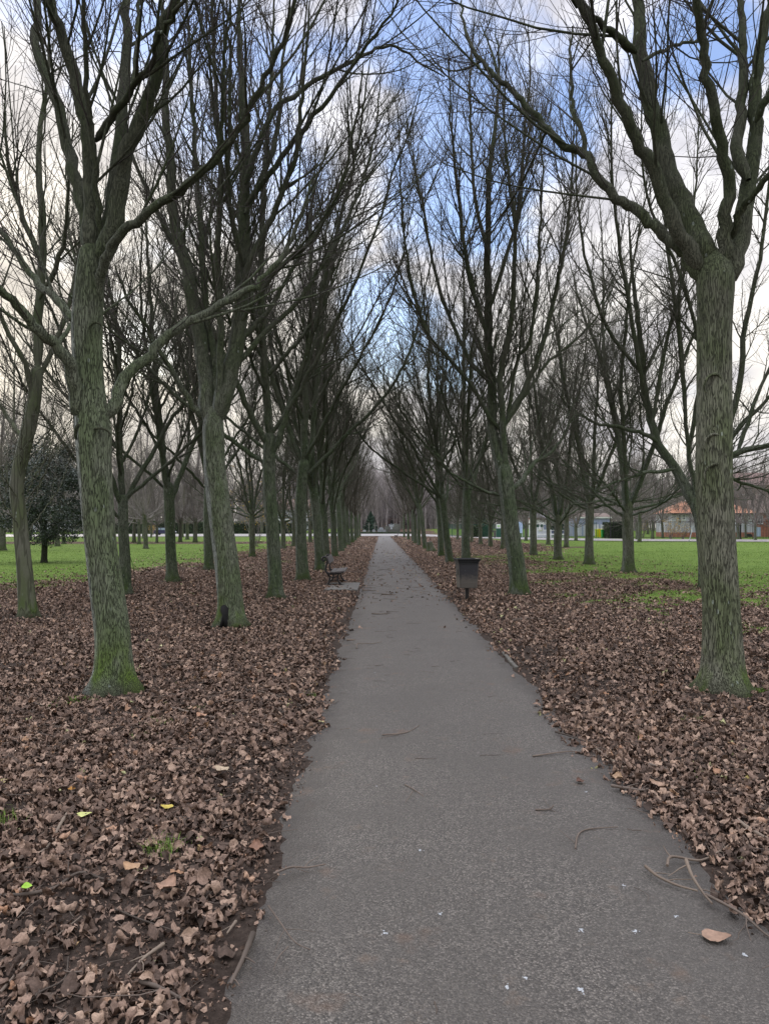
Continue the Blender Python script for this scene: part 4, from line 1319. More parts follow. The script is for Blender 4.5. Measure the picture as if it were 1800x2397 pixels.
# bird droppings on the asphalt
dr = np.random.default_rng(8)
drops = [(1372, 1859, 'star-shaped white dropping by the dark folded leaf', 1), (1459, 2081, 'white dropping below the bent stick on the path', 1.1), (1582, 2153, 'white dropping near the lower tip of the curved stick', 1.1),
         (1361, 2189, 'white dropping on the path left of the big leaf, left of two level ones', 1.2), (1487, 2191, 'spidery white dropping nearest left of the big lone leaf', 1.2), (1742, 2242, 'cream speckled dropping below the big lone leaf', 1.2),
         (1186, 2325, 'faint bluish dropping low on the path centre', 1.3), (1363, 2331, 'yellowish white dropping near the bottom of the path', 1.3), (1231, 2303, 'faint smeared dropping above the bluish one', 1.0),
         (983, 2000, 'small white dropping in the middle of the path', 1.0), (1030, 2151, 'round white dropping on the lower middle path', 1.1), (900, 2195, 'white dropping with a thin tail on the lower left path', 1.2),
         (882, 1847, 'tiny white dropping high on the path', .6), (878, 1578, 'tiny white speck on the far part of the path', .8)]
for px, py, lab, sc in drops:
    g = G(px, py)
    mb = MB()
    u_ = (g[0] + .53) / 2.05
    z0 = .004 + .014 * (1 - (2 * u_ - 1) ** 2)
    for k in range(13):
        a = dr.uniform(0, 6.28); r = abs(dr.normal()) * .006 * sc
        c = np.array([g[0] + math.cos(a) * r, g[1] + math.sin(a) * r * 1.3, z0 + .0015])
        m = 7; rad = dr.uniform(.0016, .0045) * sc
        th = np.arange(m) * 2 * PI / m
        rim = np.stack([c[0] + np.cos(th) * rad * dr.uniform(.6, 1.3, m), c[1] + np.sin(th) * rad * dr.uniform(.6, 1.3, m), np.full(m, z0 + .001)], 1)
        mb.add(np.vstack([c[None] + [0, 0, .0012], rim]), None, [(0, 1 + j, 1 + (j + 1) % m) for j in range(m)])
    for k in range(1):
        a = dr.uniform(0, 6.28); L = dr.uniform(.008, .016) * sc
        mb.tube(np.array([[g[0], g[1], z0 + .0015], [g[0] + math.cos(a) * L, g[1] + math.sin(a) * L, z0 + .001]]), [.0012, .0006], 4)
    tag(mb.obj('bird_dropping', M['dropping']), lab, 'dropping', 'bird droppings on the path')
#@PART3
# ------------------------------------------------------------------ details on the nearest trunks
def on_trunk(root, px, py, tw):
    """local frame on the viewer's side of a trunk"""
    d = root.location.y - tw
    return P(px, py, d) - np.array(root.location)


def arch_scar(root, px, py, wpx, hpx, rt, name, lab, mat, thick, depth=0.0):
    """a raised crescent of bark where a branch once was"""
    d = root.location.y
    k = d / F0
    pts = []
    cx = on_trunk(root, px, py, rt)
    for a in np.linspace(-.15 * PI, 1.15 * PI, 15):
        x = math.cos(a) * wpx * k / 2; z = math.sin(a) * hpx * k
        yy = -math.sqrt(max(rt * rt * 1.06 - x * x, .0005)) + depth
        pts.append([cx[0] + x, yy + (cx[1] + rt), cx[2] + z])
    r = thick * np.sin(np.linspace(.12, PI - .12, 15)) ** .6
    o = MB().tube(np.array(pts), r, 7).obj(name, mat, root, True)
    if lab: o['label'] = lab
    return o


for (x, y, w, h) in ((1676, 1112, 46, 26), (1674, 1040, 44, 24), (1674, 905, 44, 30)):
    arch_scar(R1, x, y, w, h, .170, 'branch_scar', None, M['bark_right'], .014, .012)
arch_scar(L1, 188, 1018, 26, 22, .150, 'branch_scar', 'knobbly burr on the left of the trunk', M['limb'], .03, .02)
arch_scar(L1, 232, 1016, 44, 14, .165, 'branch_scar', None, M['limb'], .012, .012)
arch_scar(L1, 224, 768, 28, 14, .155, 'branch_scar', None, M['limb'], .012, .012)
# black hollow at the foot of the second left tree
d2 = L2.location.y; k2 = d2 / F0
o2 = np.array(L2.location)
hol = [(522, 1418), (529, 1413), (536, 1415), (541, 1421), (541, 1434), (540, 1448), (541, 1464), (535, 1465), (531, 1455), (529, 1464), (523, 1464), (524, 1447), (526, 1436), (522, 1427)]
pv = []
for x, y in hol:
    q = P(x, y, d2) - o2
    q[1] = 0
    pv.append(q)
pv = np.array(pv); cx = pv[:, 0] - (P(535, 1440, d2) - o2)[0]
hh_ = np.maximum(pv[:, 2], 0)
rt = .195 + .10 * np.exp(-hh_ / .10)
pv[:, 1] = -np.sqrt(np.maximum(rt ** 2 - cx ** 2, .004)) - .012
cen = pv.mean(0); cen[1] = pv[:, 1].min() - .012
back = pv + np.array([0, .12, 0])
n = len(pv)
Vh = np.vstack([cen[None], pv, back])
Th = [(0, 1 + (j + 1) % n, 1 + j) for j in range(n)]
Qh = [(1 + j, 1 + (j + 1) % n, 1 + n + (j + 1) % n, 1 + n + j) for j in range(n)]
ho = mesh_obj('hollow', Vh, [np.array(Qh), np.array(Th)], M['black_hole'], L2)  # black mesh patch set just proud of the trunk
ho['label'] = 'black hollow at the foot of the trunk'
# whippy suckers
b2 = [o for o in scene.objects if o.get('label', '').startswith('slender bare tree with a thin sucker')][0]
mb = MB()
mb.tube(resample([(.10, -.08, -.02), (.22, -.12, .35), (.20, -.12, .8), (.06, -.10, 1.35), (.10, -.1, 1.6)], 16), np.linspace(.012, .005, 16), 6)
mb.tube(resample([(.12, -.08, -.02), (.30, -.2, .3), (.5, -.2, .62)], 10), np.linspace(.008, .003, 10), 5)
mb.obj('sucker', M['limb'], b2, True)


# ------------------------------------------------------------------ stump
sp_ = G(1008, 1291)
st = thing('tree_stump', sp_, 'cut grey tree stump leaning slightly, standing in the litter right of the path', 'stump')
st.rotation_euler = (0, -.18, 0)
S = 18
a = np.arange(S) * 2 * PI / S
ring = lambda r, z, q=.1: np.stack([np.cos(a) * r * (1 + q * np.cos(3 * a)), np.sin(a) * r * (1 + q * np.cos(3 * a)), np.full(S, z)], 1)
V = np.vstack([ring(.40, -.1, .2), ring(.30, .1, .15), ring(.235, .35), ring(.22, .62), ring(.22, .64)])
Q = [(k * S + j, k * S + (j + 1) % S, (k + 1) * S + (j + 1) % S, (k + 1) * S + j) for k in range(4) for j in range(S)]
mesh_obj('bole', V, np.array(Q), M['bark_grey'], st)
mesh_obj('cut_face', np.vstack([[[0, 0, .655]], ring(.218, .642)]), [np.array([(0, 1 + j, 1 + (j + 1) % S) for j in range(S)])], M['wood'], st)


# ------------------------------------------------------------------ benches
def bench(loc, rz, lab, length=1.85):
    o = thing('park_bench', loc, lab, 'bench', 'park benches by the path', rz)
    back = [(-.255, .012), (-.20, .045), (-.163, .10), (-.135, .21), (-.165, .30), (-.235, .38), (-.255, .45), (-.235, .55), (-.206, .65), (-.222, .745), (-.265, .79), (-.315, .785), (-.345, .735), (-.330, .69), (-.296, .683), (-.280, .712)]
    seat = [(-.235, .385), (-.17, .345), (-.112, .328), (.0, .332), (.11, .345), (.214, .372)]
    leg = [(.11, .335), (.075, .235), (.09, .143), (.165, .05), (.25, .012)]
    web = [(-.125, .255), (-.03, .232), (.072, .26)]
    bas = [(-.19, .04), (-.02, .055), (.175, .04)]
    for yy in (-length / 2 + .12, length / 2 - .12):
        mb = MB()
        for pr, w in ((back, .026), (seat, .022), (leg, .024), (web, .015), (bas, .014)):
            p = resample(np.array([(x, 0, z) for x, z in pr]), len(pr) * 4)
            v, q = tubes(p[None], np.full((1, len(p)), w), 8)
            v[:, 1] *= 1.1
            v[:, 1] += yy
            mb.add(v, q)
        for (x, z) in ((-.280, .712), (.214, .372)):
            mb.box((x - .024, yy - .026, z - .022), (x + .024, yy + .026, z + .022), .01)
        for x in (-.255, .25):
            mb.box((x - .05, yy - .035, 0), (x + .05, yy + .035, .022), .006)
        mb.obj('side_frame', M['iron'], o, True)
    L = length / 2
    th = .08
    for x0, x1, z0 in ((-.125, -.008, .352), (.006, .270, .362)):
        R_ = np.array(Matrix.Rotation(-.10 if x0 > 0 else .10, 3, 'Y'))
        mb = MB().box((x0 - (x0 + x1) / 2, -L, -.024), (x1 - (x0 + x1) / 2, L, .024), .008, R_, ((x0 + x1) / 2, 0, z0 + .024))
        mb.obj('seat_plank', M['wood'], o)
    R_ = np.array(Matrix.Rotation(-.36, 3, 'Y'))
    MB().box((-.022, -L, -.10), (.022, L, .10), .008, R_, (-.178, 0, .70)).obj('back_plank', M['wood'], o)
    return o


b1 = G(783, 1373)
bench((b1[0], b1[1] + .95, .0), 0.0, 'iron park bench with grey wooden planks and scrolled ends, on the concrete slab')
b2_ = G(927, 1259.5)
bench((b2_[0], b2_[1], 0), PI, 'small dark far bench in profile at the end of the path')
s0, s1 = G(835, 1382), G(772, 1364)
mb = MB().box((-1.45, s0[1] - .15, -.05), (-.60, s0[1] + 2.3, .035), .012)
tag(mb.obj('concrete_slab', M['concrete']), 'flat grey concrete slab under and in front of the near bench', 'slab')

# ------------------------------------------------------------------ litter bin
bp = G(1093, 1405)
bn = thing('litter_bin', bp, 'square tapered dark metal litter bin on a single post by the path', 'bin', rz=.12)


def frustum(mb, secs, bev=.03):
    """square rings stacked up: (half width, z)"""
    R = []
    for h, z in secs:
        b = min(bev, h * .3)
        R += [[(-h + b, -h, z), (h - b, -h, z), (h, -h + b, z), (h, h - b, z), (h - b, h, z), (-h + b, h, z), (-h, h - b, z), (-h, -h + b, z)]]
    V = np.array(R).reshape(-1, 3)
    Qd = [(k * 8 + j, k * 8 + (j + 1) % 8, k * 8 + 8 + (j + 1) % 8, k * 8 + 8 + j) for k in range(len(secs) - 1) for j in range(8)]
    return mb.add(V, Qd)


mb = MB(); frustum(mb, [(.01, .275), (.185, .275), (.192, .285), (.197, .38), (.200, .382), (.200, .390), (.198, .392), (.216, .80), (.222, .802), (.222, .812)])
mb.obj('bin_body', M['bin'], bn)
mb = MB(); frustum(mb, [(.215, .795), (.228, .80), (.228, .815), (.220, .82), (.226, .835), (.236, .84), (.236, .855), (.240, .86), (.252, .885), (.256, .90), (.256, .915), (.235, .915), (.215, .86), (.205, .60), (.19, .32), (.01, .32)])
mb.obj('bin_rim', M['black_paint'], bn)
mb = MB().box((-.036, -.036, -.1), (.036, .036, .28), .008)
mb.box((-.07, -.07, .262), (.07, .07, .276), .004)
mb.obj('post', M['iron'], bn)
mb = MB().box((-.216, -.05, .56), (-.209, .05, .68), .002)
mb.obj('side_plate', M['black_paint'], bn)


# ------------------------------------------------------------------ evergreens, hedge
def leaf_cloud(n, size, fn, rng, asp=.5):
    """n little leaf faces placed by fn(rng, n) -> points, outward directions, shade"""
    p, d, tone = fn(rng, n)
    nrm = norm(d + rng.normal(size=p.shape) * .7)
    a = norm(np.cross(nrm, rng.normal(size=p.shape))); b = np.cross(nrm, a)
    L = size * rng.uniform(.6, 1.4, (n, 1)); W = L * asp
    V = np.stack([p - a * L, p - b * W, p + a * L, p + b * W], 1).reshape(-1, 3)
    return V, (np.arange(n)[:, None] * 4 + np.arange(4)[None]), np.repeat(tone, 4)


er = np.random.default_rng(31)
eb = G(103, 1317)
ev = thing('evergreen_tree', eb, 'dark round clipped-looking evergreen tree with a short trunk on the left lawn', 'tree')
trunk_mesh('trunk', [(0, 0, 0), (.02, 0, .6), (0, 0, 1.6), (0, 0, 3.0)], [.13, .12, .12, .09], M['limb_dark'], ev, S=14, flare=.3)
cl = []
for k in range(170):
    d = norm(er.normal(size=3)); r = er.uniform(.55, 1.0)
    cl.append(np.array([d[0] * 2.15 * r, d[1] * 2.15 * r, 3.15 + d[2] * 2.45 * r - .25 * (1 - abs(d[2]))]))
cl = np.array(cl)


def fn_oak(rng, n):
    i = rng.integers(0, len(cl), n)
    o = norm(rng.normal(size=(n, 3))) * rng.uniform(.6, 1.0, (n, 1)) * np.array([.46, .46, .36])
    p = cl[i] + o
    p[:, 2] = np.maximum(p[:, 2], .62 + .25 * vn(p[:, 0] * 2, p[:, 1] * 2))
    return p, norm(o) + np.array([0, 0, .5]), np.clip(rng.beta(2, 3, n), 0, 1)


v, q, t_ = leaf_cloud(30000, .048, fn_oak, er)
mesh_obj('crown', v, q, M['evergreen'], ev, False, t_)
bl_ = [limb_curve((0, 0, 1.0 + .1 * k), k * 2.4, er.uniform(.5, 1.2), 2.1, .03, er, 7) for k in range(12)]
v, q = tubes(np.array(bl_), np.linspace(.035, .01, 8)[None] * np.ones((12, 1)), 6)
mesh_obj('bough', v, q, M['limb_dark'], ev)


def conifer(loc, h, r, lab, n=2600, grp=None, size=.22, kind='evergreen conifer'):
    o = thing('conifer', loc, lab, 'tree', grp)
    trunk_mesh('trunk', [(0, 0, 0), (0, 0, h * .5), (0, 0, h * .95)], [.16, .1, .03], M['limb_dark'], o, S=10, flare=.2)

    def fn(rng, n):
        z = rng.random(n) ** 1.4
        az = rng.uniform(0, 2 * PI, n)
        lay = .78 + .22 * np.sin(z * 38 + 2 * np.sin(az * 3))
        rr = r * (1 - z) ** .85 * lay * rng.uniform(.45, 1, n) ** .5
        p = np.stack([np.cos(az) * rr, np.sin(az) * rr, h * (.06 + .94 * z)], 1)
        return p, np.stack([np.cos(az), np.sin(az), np.full(n, .6)], 1), rng.beta(2, 3, n)
    v, q, t_ = leaf_cloud(n, size, fn, er, .45)
    mesh_obj('crown', v, q, M['conifer'], o, False, t_)
    return o


def at(px, d, z=0.0):
    p = P(px, 1200, d); p[2] = z
    return p


def zat(py, d):
    return float(P(900, py, d)[2])


def ground_at(p):
    return float(hz(np.array([p[0]]), np.array([p[1]]))[0])


CE = 200.0
gz = lambda d: float(hz(np.array([0.0]), np.array([d]))[0])
conifer(at(868, CE + 6, gz(CE + 6)), zat(1198, CE) - gz(CE), 2.7, 'dark green conifer among the gravestones at the end of the avenue')
conifer(at(1122, 135), 6.2, 2.3, 'dark evergreen behind the railings left of the green notice cabinet')
conifer(at(1300, 132), 4.6, 2.2, 'dark evergreen bush tree behind the white barrier fence')


def hedge_thing(name, lo, hi, lab, n, size, mat='hedge', cat='hedge', wob=.18):
    lo = np.array(lo, float); hi = np.array(hi, float)
    o = thing(name, ((lo[0] + hi[0]) / 2, (lo[1] + hi[1]) / 2, lo[2]), lab, cat)
    hs = (hi - lo) / 2

    def fn(rng, n):
        u = rng.uniform(-1, 1, (n, 3))
        ax = rng.choice(3, n, p=[.2, .4, .4])
        sg = np.where(ax == 2, 1, rng.choice([-1, 1], n))
        u[np.arange(n), ax] = sg * rng.uniform(.8, 1.03, n)
        p = u * hs
        bul = 1 + wob * (fbm(u[:, 0] * hs[0] * .8 + u[:, 1], u[:, 2] * hs[2] + 5) - .5) * 2
        p = p * bul[:, None]; p[:, 2] += hs[2]
        d = np.zeros((n, 3)); d[np.arange(n), ax] = sg
        return p, d + np.array([0, 0, .3]), rng.beta(2, 2.6, n)
    v, q, t_ = leaf_cloud(n, size, fn, er)
    mesh_obj('foliage', v, q, M[mat], o, False, t_)
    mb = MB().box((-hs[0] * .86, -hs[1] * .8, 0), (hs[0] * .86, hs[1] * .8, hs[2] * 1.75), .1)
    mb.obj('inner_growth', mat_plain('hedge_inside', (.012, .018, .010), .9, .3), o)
    return o


h0, h1 = at(1418, 111), at(1462, 111)
hedge_thing('hedge', (h0[0], 110, 0), (h1[0], 113, zat(1222, 111)), 'tall clipped dark hedge right of the green bin', 5200, .085)
hedge_thing('hedge', (-13.5, 181, -.1), (7.5, 182, zat(1245.5, 181)), 'low clipped hedge in front of the gravestones at the end of the avenue', 3200, .12, cat='hedge')
hedge_thing('hedge', (at(1085, 122)[0], 121, 0), (at(1150, 122)[0], 122.5, zat(1230, 122)), 'dark hedge behind the railings left of the green notice cabinet', 2600, .12)
hedge_thing('hedge', (-75, 188, 0), (-16, 190, 3.0), 'long dark hedge beyond the road behind the navy car', 7000, .2)


def shrub(loc, h, r, lab, n, leafmat, seed):
    rng = np.random.default_rng(seed)
    o = thing('shrub', loc, lab, 'shrub')
    st_ = np.array([limb_curve((rng.normal() * .1, rng.normal() * .1, 0), k * 2.4, rng.uniform(.1, .6), h * rng.uniform(.8, 1.1), .03, rng, 7) for k in range(12)])
    v1, q1 = tubes(st_, np.linspace(.02, .006, 8)[None] * np.ones((12, 1)), 5)
    P3, R3 = grow(st_, np.full((12, 8), .012), np.full(12, 12), .2, 1, (20, 55), (.4, r), .7, .008, .003, .05, .15, 5, rng)
    v2, q2 = tubes(P3, R3, 4)
    mesh_obj('stems', np.vstack([v1, v2]), np.vstack([q1, q2 + len(v1)]), M['twig_far'], o)
    tips = P3[:, 2:].reshape(-1, 3)

    def fn(rng, n):
        p = tips[rng.integers(0, len(tips), n)] + rng.normal(size=(n, 3)) * .08
        return p, rng.normal(size=(n, 3)), rng.random(n)
    v, q, t_ = leaf_cloud(n, .055, fn, rng)
    mesh_obj('foliage', v, q, M[leafmat], o, False, t_)
    return o


shrub(at(1570, 101), 2.7, 1.4, 'straggly shrub with a few yellow leaves against the railings left of the scarred trunk', 420, 'yellow_leaf', 3)
shrub(at(1598, 102), 2.3, 1.2, 'smaller yellow-leaved shrub right at the scarred trunk by the railings', 260, 'yellow_leaf', 4)
shrub(at(1505, 116), 4.6, 1.6, 'tall thin shrub with yellow leaves behind the railings right of the hedge', 300, 'yellow_leaf', 5)
shrub(at(600, 64), 6.5, 2.0, 'tree-like shrub holding yellow leaves, seen behind the third avenue trunk', 520, 'yellow_leaf', 6)
shrub(at(690, 72), 6.0, 2.0, 'taller yellow-leaved shrub behind the fourth avenue trunk', 380, 'yellow_leaf', 7)
shrub(at(358, 150), 2.2, 1.5, 'yellow bush by the road just left of the navy car', 300, 'yellow_leaf', 8)
shrub(at(893, CE + 8, gz(CE + 8)), 3.0, 2.0, 'bare brownish shrub among the gravestones', 60, 'yellow_leaf', 9)

# ------------------------------------------------------------------ graveyard at the end
GGr = 'gravestones at the end of the avenue'


def cross(px, d, top, lab):
    z = gz(d); h = zat(top, d) - z
    o = thing('stone_cross', at(px, d, z), lab, 'gravestone', GGr)
    mb = MB().box((-.45, -.3, 0), (.45, .3, .25), .03).box((-.30, -.2, .25), (.30, .2, .55), .03)
    mb.obj('plinth', M['stone'], o)
    mb = MB().box((-.12, -.09, .55), (.12, .09, h), .02).box((-.42, -.085, h - .72), (.42, .085, h - .48), .02)
    mb.obj('cross_shaft', M['stone'], o)


cross(863.5, CE, 1223, 'tall weathered stone cross in front of the conifer, left of the two')
cross(877, CE + 1, 1224, 'tall weathered stone cross in front of the conifer, right of the two')


def stone(px, d, top, w, lab, mat='stone', rnd=True):
    z = gz(d); h = max(.5, zat(top, d) - z)
    o = thing('gravestone', at(px, d, z), lab, 'gravestone', GGr)
    pr = [(-w / 2, 0), (w / 2, 0), (w / 2, h * .75)] + ([(w / 2 * math.cos(a), h * .75 + h * .25 * math.sin(a)) for a in np.linspace(.3, PI - .3, 7)] if rnd else [(w / 2, h), (-w / 2, h)]) + [(-w / 2, h * .75)]
    MB().prism(pr, 1, -.1, .1).obj('headstone', M[mat], o)
    MB().box((-w * .65, -.22, -.05), (w * .65, .3, .16), .02).obj('grave_base', M[mat], o)


stone(892.5, 194, 1234, 1.1, 'short bluish white headstone in the middle of the graveyard', 'pale_stone')
stone(875, 193, 1239, .8, 'small white headstone below the right cross', 'pale_stone')
stone(887, 193, 1238.5, .7, 'small white headstone left of the bluish one', 'pale_stone')
stone(906, 196, 1231, 1.2, 'squat grey headstone right of the bluish white one')
stone(925, 198, 1224.5, 1.5, 'tall pointed grey headstone at the right of the graveyard')
stone(932, 199, 1226, 1.0, 'narrow grey headstone beside the tall pointed one')
stone(853, 192, 1240, .8, 'tiny pale headstone at the left end of the graveyard', 'pale_stone')
stone(900, 192, 1239, .7, 'small pale headstone in front of the squat grey one', 'pale_stone')
ag = thing('angel_statue', at(916, 195, gz(195)), 'white winged stone figure on a pedestal between the right headstones', 'statue', GGr)
hA = zat(1225, 195) - gz(195)
MB().box((-.4, -.35, 0), (.4, .35, hA * .35), .04).box((-.5, -.42, hA * .35), (.5, .42, hA * .41), .02).obj('pedestal', M['stone'], ag)
sec = [(.30, .41), (.26, .5), (.20, .65), (.22, .76), (.17, .83), (.07, .86), (.11, .91), (.10, .96), (.03, 1.0)]
pa = np.array([(0, 0, z * hA) for r, z in sec])
MB().tube(pa, [r for r, z in sec], 10).obj('figure', M['pale_stone'], ag, True)
mb = MB()
for s in (-1, 1):
    mb.prism([(s * .1, hA * .58), (s * .5, hA * .62), (s * .72, hA * .9), (s * .45, hA * .95), (s * .12, hA * .8)], 1, .12, .2)
mb.obj('wings', M['pale_stone'], ag)
cb = MB().box((-1.0, -.2, 0), (1.0, .2, 5.2)).box((-.7, -.16, 5.2), (.7, .16, 5.6))
ch = thing('grave_chapel', at(934, 238, gz(238)), 'dark brick chapel half hidden by the right avenue trunks', 'chapel')
cw = 4.2
MB().box((-cw, 0, 0), (cw, 9, 3.4)).obj('wall', mat_plain('dark_old_brick', (.105, .078, .075), .9, .3, 3), ch)
MB().prism([(-cw - .3, 3.4), (cw + .3, 3.4), (0, 4.9)], 1, -.2, 9.2).obj('roof', mat_plain('old_slate', (.11, .10, .105), .8, .2), ch)
for xx in (-2.2, 0.3, 2.4):
    f = MB().prism([(xx - .5, 1.2), (xx + .5, 1.2), (xx + .5, 2.4), (xx, 3.0), (xx - .5, 2.4)], 1, -.06, .02).obj('window', M['black_paint'], ch)

# low iron railing before the graves
rl = thing('low_railing', at(905, 185, 0), 'low black iron railing in front of the graves', 'railing')
mb = MB()
for k in range(44):
    x = -3.6 + k * .2
    mb.box((x - .02, -.02, 0), (x + .02, .02, 1.0))
mb.box((-3.8, -.025, .92), (5.2, .025, .97)).box((-3.8, -.025, .15), (5.2, .025, .20))
mb.obj('rails', M['black_paint'], rl)


# ------------------------------------------------------------------ railings and boards on the right
def railing(p0, p1, h, lab, mat, pitch=.16, post=2.4, name='metal_railing', bar=.02):
    p0 = np.array(p0); p1 = np.array(p1)
    L = np.linalg.norm(p1 - p0); ang = math.atan2(p1[1] - p0[1], p1[0] - p0[0])
    o = thing(name, p0, lab, 'railings', None, ang)
    n = int(L / pitch)
    mb = MB()
    for k in range(n):
        x = k * pitch + .05
        mb.box((x - bar, -bar, .1), (x + bar, bar, h))
    mb.box((0, -.02, h - .16), (L, .02, h - .12)).box((0, -.02, .18), (L, .02, .22))
    mb.obj('railing_bars', mat, o)
    m = int(L / post)
    for k in range(m + 1):
        x = k * L / m
        MB().box((x - .035, -.035, 0), (x + .035, .035, h + .05), .006).obj('post', mat, o)
    return o


ra, rb2 = G(1462, 1262), G(1860, 1264.5)
ra[1] += 5; rb2[1] += 5; ra[2] = rb2[2] = 0
railing(ra, rb2, zat(1220, ra[1]), 'dark upright railings in front of the pale building, right side', M['black_paint'], .17)
rc = at(1030, 128); re = at(1255, 112.5)
railing(rc, re, 2.1, 'green railings beyond the road behind the notice boards', M['green_paint'], .18, 2.8)
rg0, rg1 = at(1330, 110), at(1395, 109.5)
railing(rg0, rg1, 2.3, 'green railings left of the yellow bins', M['green_paint'], .18, 2.0)
# white barrier fence
w0, w1 = at(1256, 111), at(1322, 110)
fb = thing('barrier_fence', w0, 'low grey-white slatted barrier fence with a white rail beside the picture board', 'fence', None, math.atan2(w1[1] - w0[1], w1[0] - w0[0]))
Lf = np.linalg.norm(w1 - w0)
mb = MB()
for k in range(int(Lf / .13)):
    mb.box((k * .13, -.012, .08), (k * .13 + .055, .012, 1.15))
mb.obj('pickets', M['blue_grey'], fb)
mb = MB().box((0, -.05, .50), (Lf, -.02, .66)).box((0, -.03, 1.12), (Lf, .03, 1.18))
mb.obj('rail', M['white'], fb)
for x in (0, Lf / 2, Lf):
    MB().box((x - .06, -.06, 0), (x + .06, .06, 1.25), .01).obj('post', M['white'], fb)


def board(px0, px1, ptop, pbot, d, lab, mat, name='notice_board', legs=True, extra=None, frame=M['green_paint']):
    a0, a1 = at(px0, d), at(px1, d)
    w = (a1[0] - a0[0]); zt, zb = zat(ptop, d), zat(pbot, d)
    o = thing(name, ((a0[0] + a1[0]) / 2, d, 0), lab, 'sign')
    MB().box((-w / 2 + .03, -.06, zb + .03), (w / 2 - .03, -.045, zt - .03)).obj('panel', mat, o)
    mb = MB().box((-w / 2, -.045, zb), (w / 2, .05, zt), .01)
    mb.obj('frame', frame, o)
    if legs:
        for s in (-1, 1):
            MB().box((s * (w / 2 - .05) - .04, -.04, 0), (s * (w / 2 - .05) + .04, .04, zb), .005).obj('leg', frame, o)
    if extra: extra(o, w, zb, zt)
    return o


def cab(o, w, zb, zt):
    MB().box((-w / 2, -.25, .12), (w / 2, .2, zb - .02), .02).obj('cabinet', M['green_paint'], o)
    pr = [(-w * .3, zb + (zt - zb) * .35), (w * .05, zb + (zt - zb) * .2), (w * .35, zb + (zt - zb) * .5), (w * .1, zb + (zt - zb) * .8), (-w * .3, zb + (zt - zb) * .7)]
    MB().prism(pr, 1, -.068, -.061).obj('map_patch', M['lime_paint'], o)


board(1161, 1173, 1226.5, 1237, 114, 'dark green notice cabinet topped by a pale map panel', M['white'], 'notice_cabinet', False, cab)


def lines(o, w, zb, zt):
    mb = MB()
    for k in range(9):
        z = zt - .18 - k * (zt - zb - .3) / 9
        mb.box((-w * .38, -.068, z - .035), (w * (.38 if k % 3 else .15), -.061, z + .0))
    mb.obj('printed_lines', M['blue_print'], o)


board(1211, 1223, 1221, 1248, 112, 'pale blue printed notice board on legs right of the leaning tree', M['pale_blue'], 'notice_board', True, lines, M['blue_grey'])


def trees2(o, w, zb, zt):
    for s in (-1, 1):
        cx, cz, r = s * w * .25, zb + (zt - zb) * .62, (zt - zb) * .26
        pr = [(cx + r * .95 * math.cos(a), cz + r * math.sin(a)) for a in np.linspace(0, 2 * PI, 14, endpoint=False)]
        MB().prism(pr, 1, -.069, -.061).obj('tree_print', M['green_paint'], o)
        MB().box((cx - .03, -.067, zb + (zt - zb) * .12), (cx + .03, -.061, cz - r * .8)).obj('trunk_print', M['green_paint'], o)
    MB().box((-w * .1, -.075, zb - .22), (w * .35, -.05, zb - .03), .004).obj('green_tab', M['lime_plastic'], o)


board(1254, 1272, 1225, 1240, 113, 'white picture board showing two green trees above the barrier fence', M['white'], 'picture_board', True, trees2, M['white'])
pw = thing('wooden_post', at(1157.5, 113), 'short brown wooden bollard left of the notice cabinet', 'bollard')
MB().box((-.12, -.12, 0), (.12, .12, 1.0), .02).obj('shaft', M['wood'], pw)
MB().box((-.35, -.1, 1.0), (.35, .1, 1.12), .02).box((-.2, -.1, .55), (.2, .1, .64), .01).obj('crosspiece', M['wood'], pw)


# wheelie bins
def wheelie(px, d, w, h, dep, lab, mat, lid):
    o = thing('wheelie_bin', at(px, d, 0), lab, 'bin', 'wheelie bins by the railings')
    mb = MB()
    sec = [(.40, .10), (.43, .3), (.5, h - .12), (.52, h - .08)]
    R = []
    for k, z in sec:
        R.append([(-w * k, -dep * k, z), (w * k, -dep * k, z), (w * k, dep * k, z), (-w * k, dep * k, z)])
    V = np.array(R).reshape(-1, 3)
    mb.add(V, [(k * 4 + j, k * 4 + (j + 1) % 4, k * 4 + 4 + (j + 1) % 4, k * 4 + 4 + j) for k in range(3) for j in range(4)] + [(3, 2, 1, 0)])
    for k in range(3):
        x = (-.28 + k * .28) * w
        mb.box((x - .03, -dep * .5 - .01, .35), (x + .03, -dep * .45, h - .16), .004)
    mb.obj('bin_body', mat, o)
    MB().box((-w * .55, -dep * .56, h - .08), (w * .55, dep * .56, h), .03).obj('lid', lid, o)
    for s in (-1, 1):
        MB().tube([(s * w * .34 - .03, dep * .36, .11), (s * w * .34 + .03, dep * .36, .11)], .11, 12).obj('wheel', M['rubber'], o)


wheelie(1397.5, 117, .55, 1.30, .7, 'lime yellow wheelie bin, left of the bright bins', M['lime_plastic'], M['lime_plastic'])
wheelie(1405, 117, .72, 1.35, .8, 'bright yellow wheelie bin between the lime one and the green one', M['yellow_plastic'], M['yellow_plastic'])
wheelie(1412, 113, .62, 1.30, .7, 'bright green wheelie bin beside the clipped hedge', M['green_plastic'], M['lime_paint'])


def pole(name, px0, py0, px1, py1, d, r, lab, cat, mat, cap=True):
    a = P(px0, py0, d); b_ = P(px1, py1, d)
    a[2] = 0
    o = thing(name, a, lab, cat)
    MB().tube(np.array([a - a, b_ - a]), r, 10).obj('shaft', mat, o, True)
    MB().tube(np.array([(b_ - a) * .985, (b_ - a) * 1.01]), r * 1.4, 10).obj('cap', mat, o, True)
    MB().tube(np.array([(0, 0, 0), (0, 0, .12)]), r * 1.8, 10).obj('base_collar', mat, o, True)


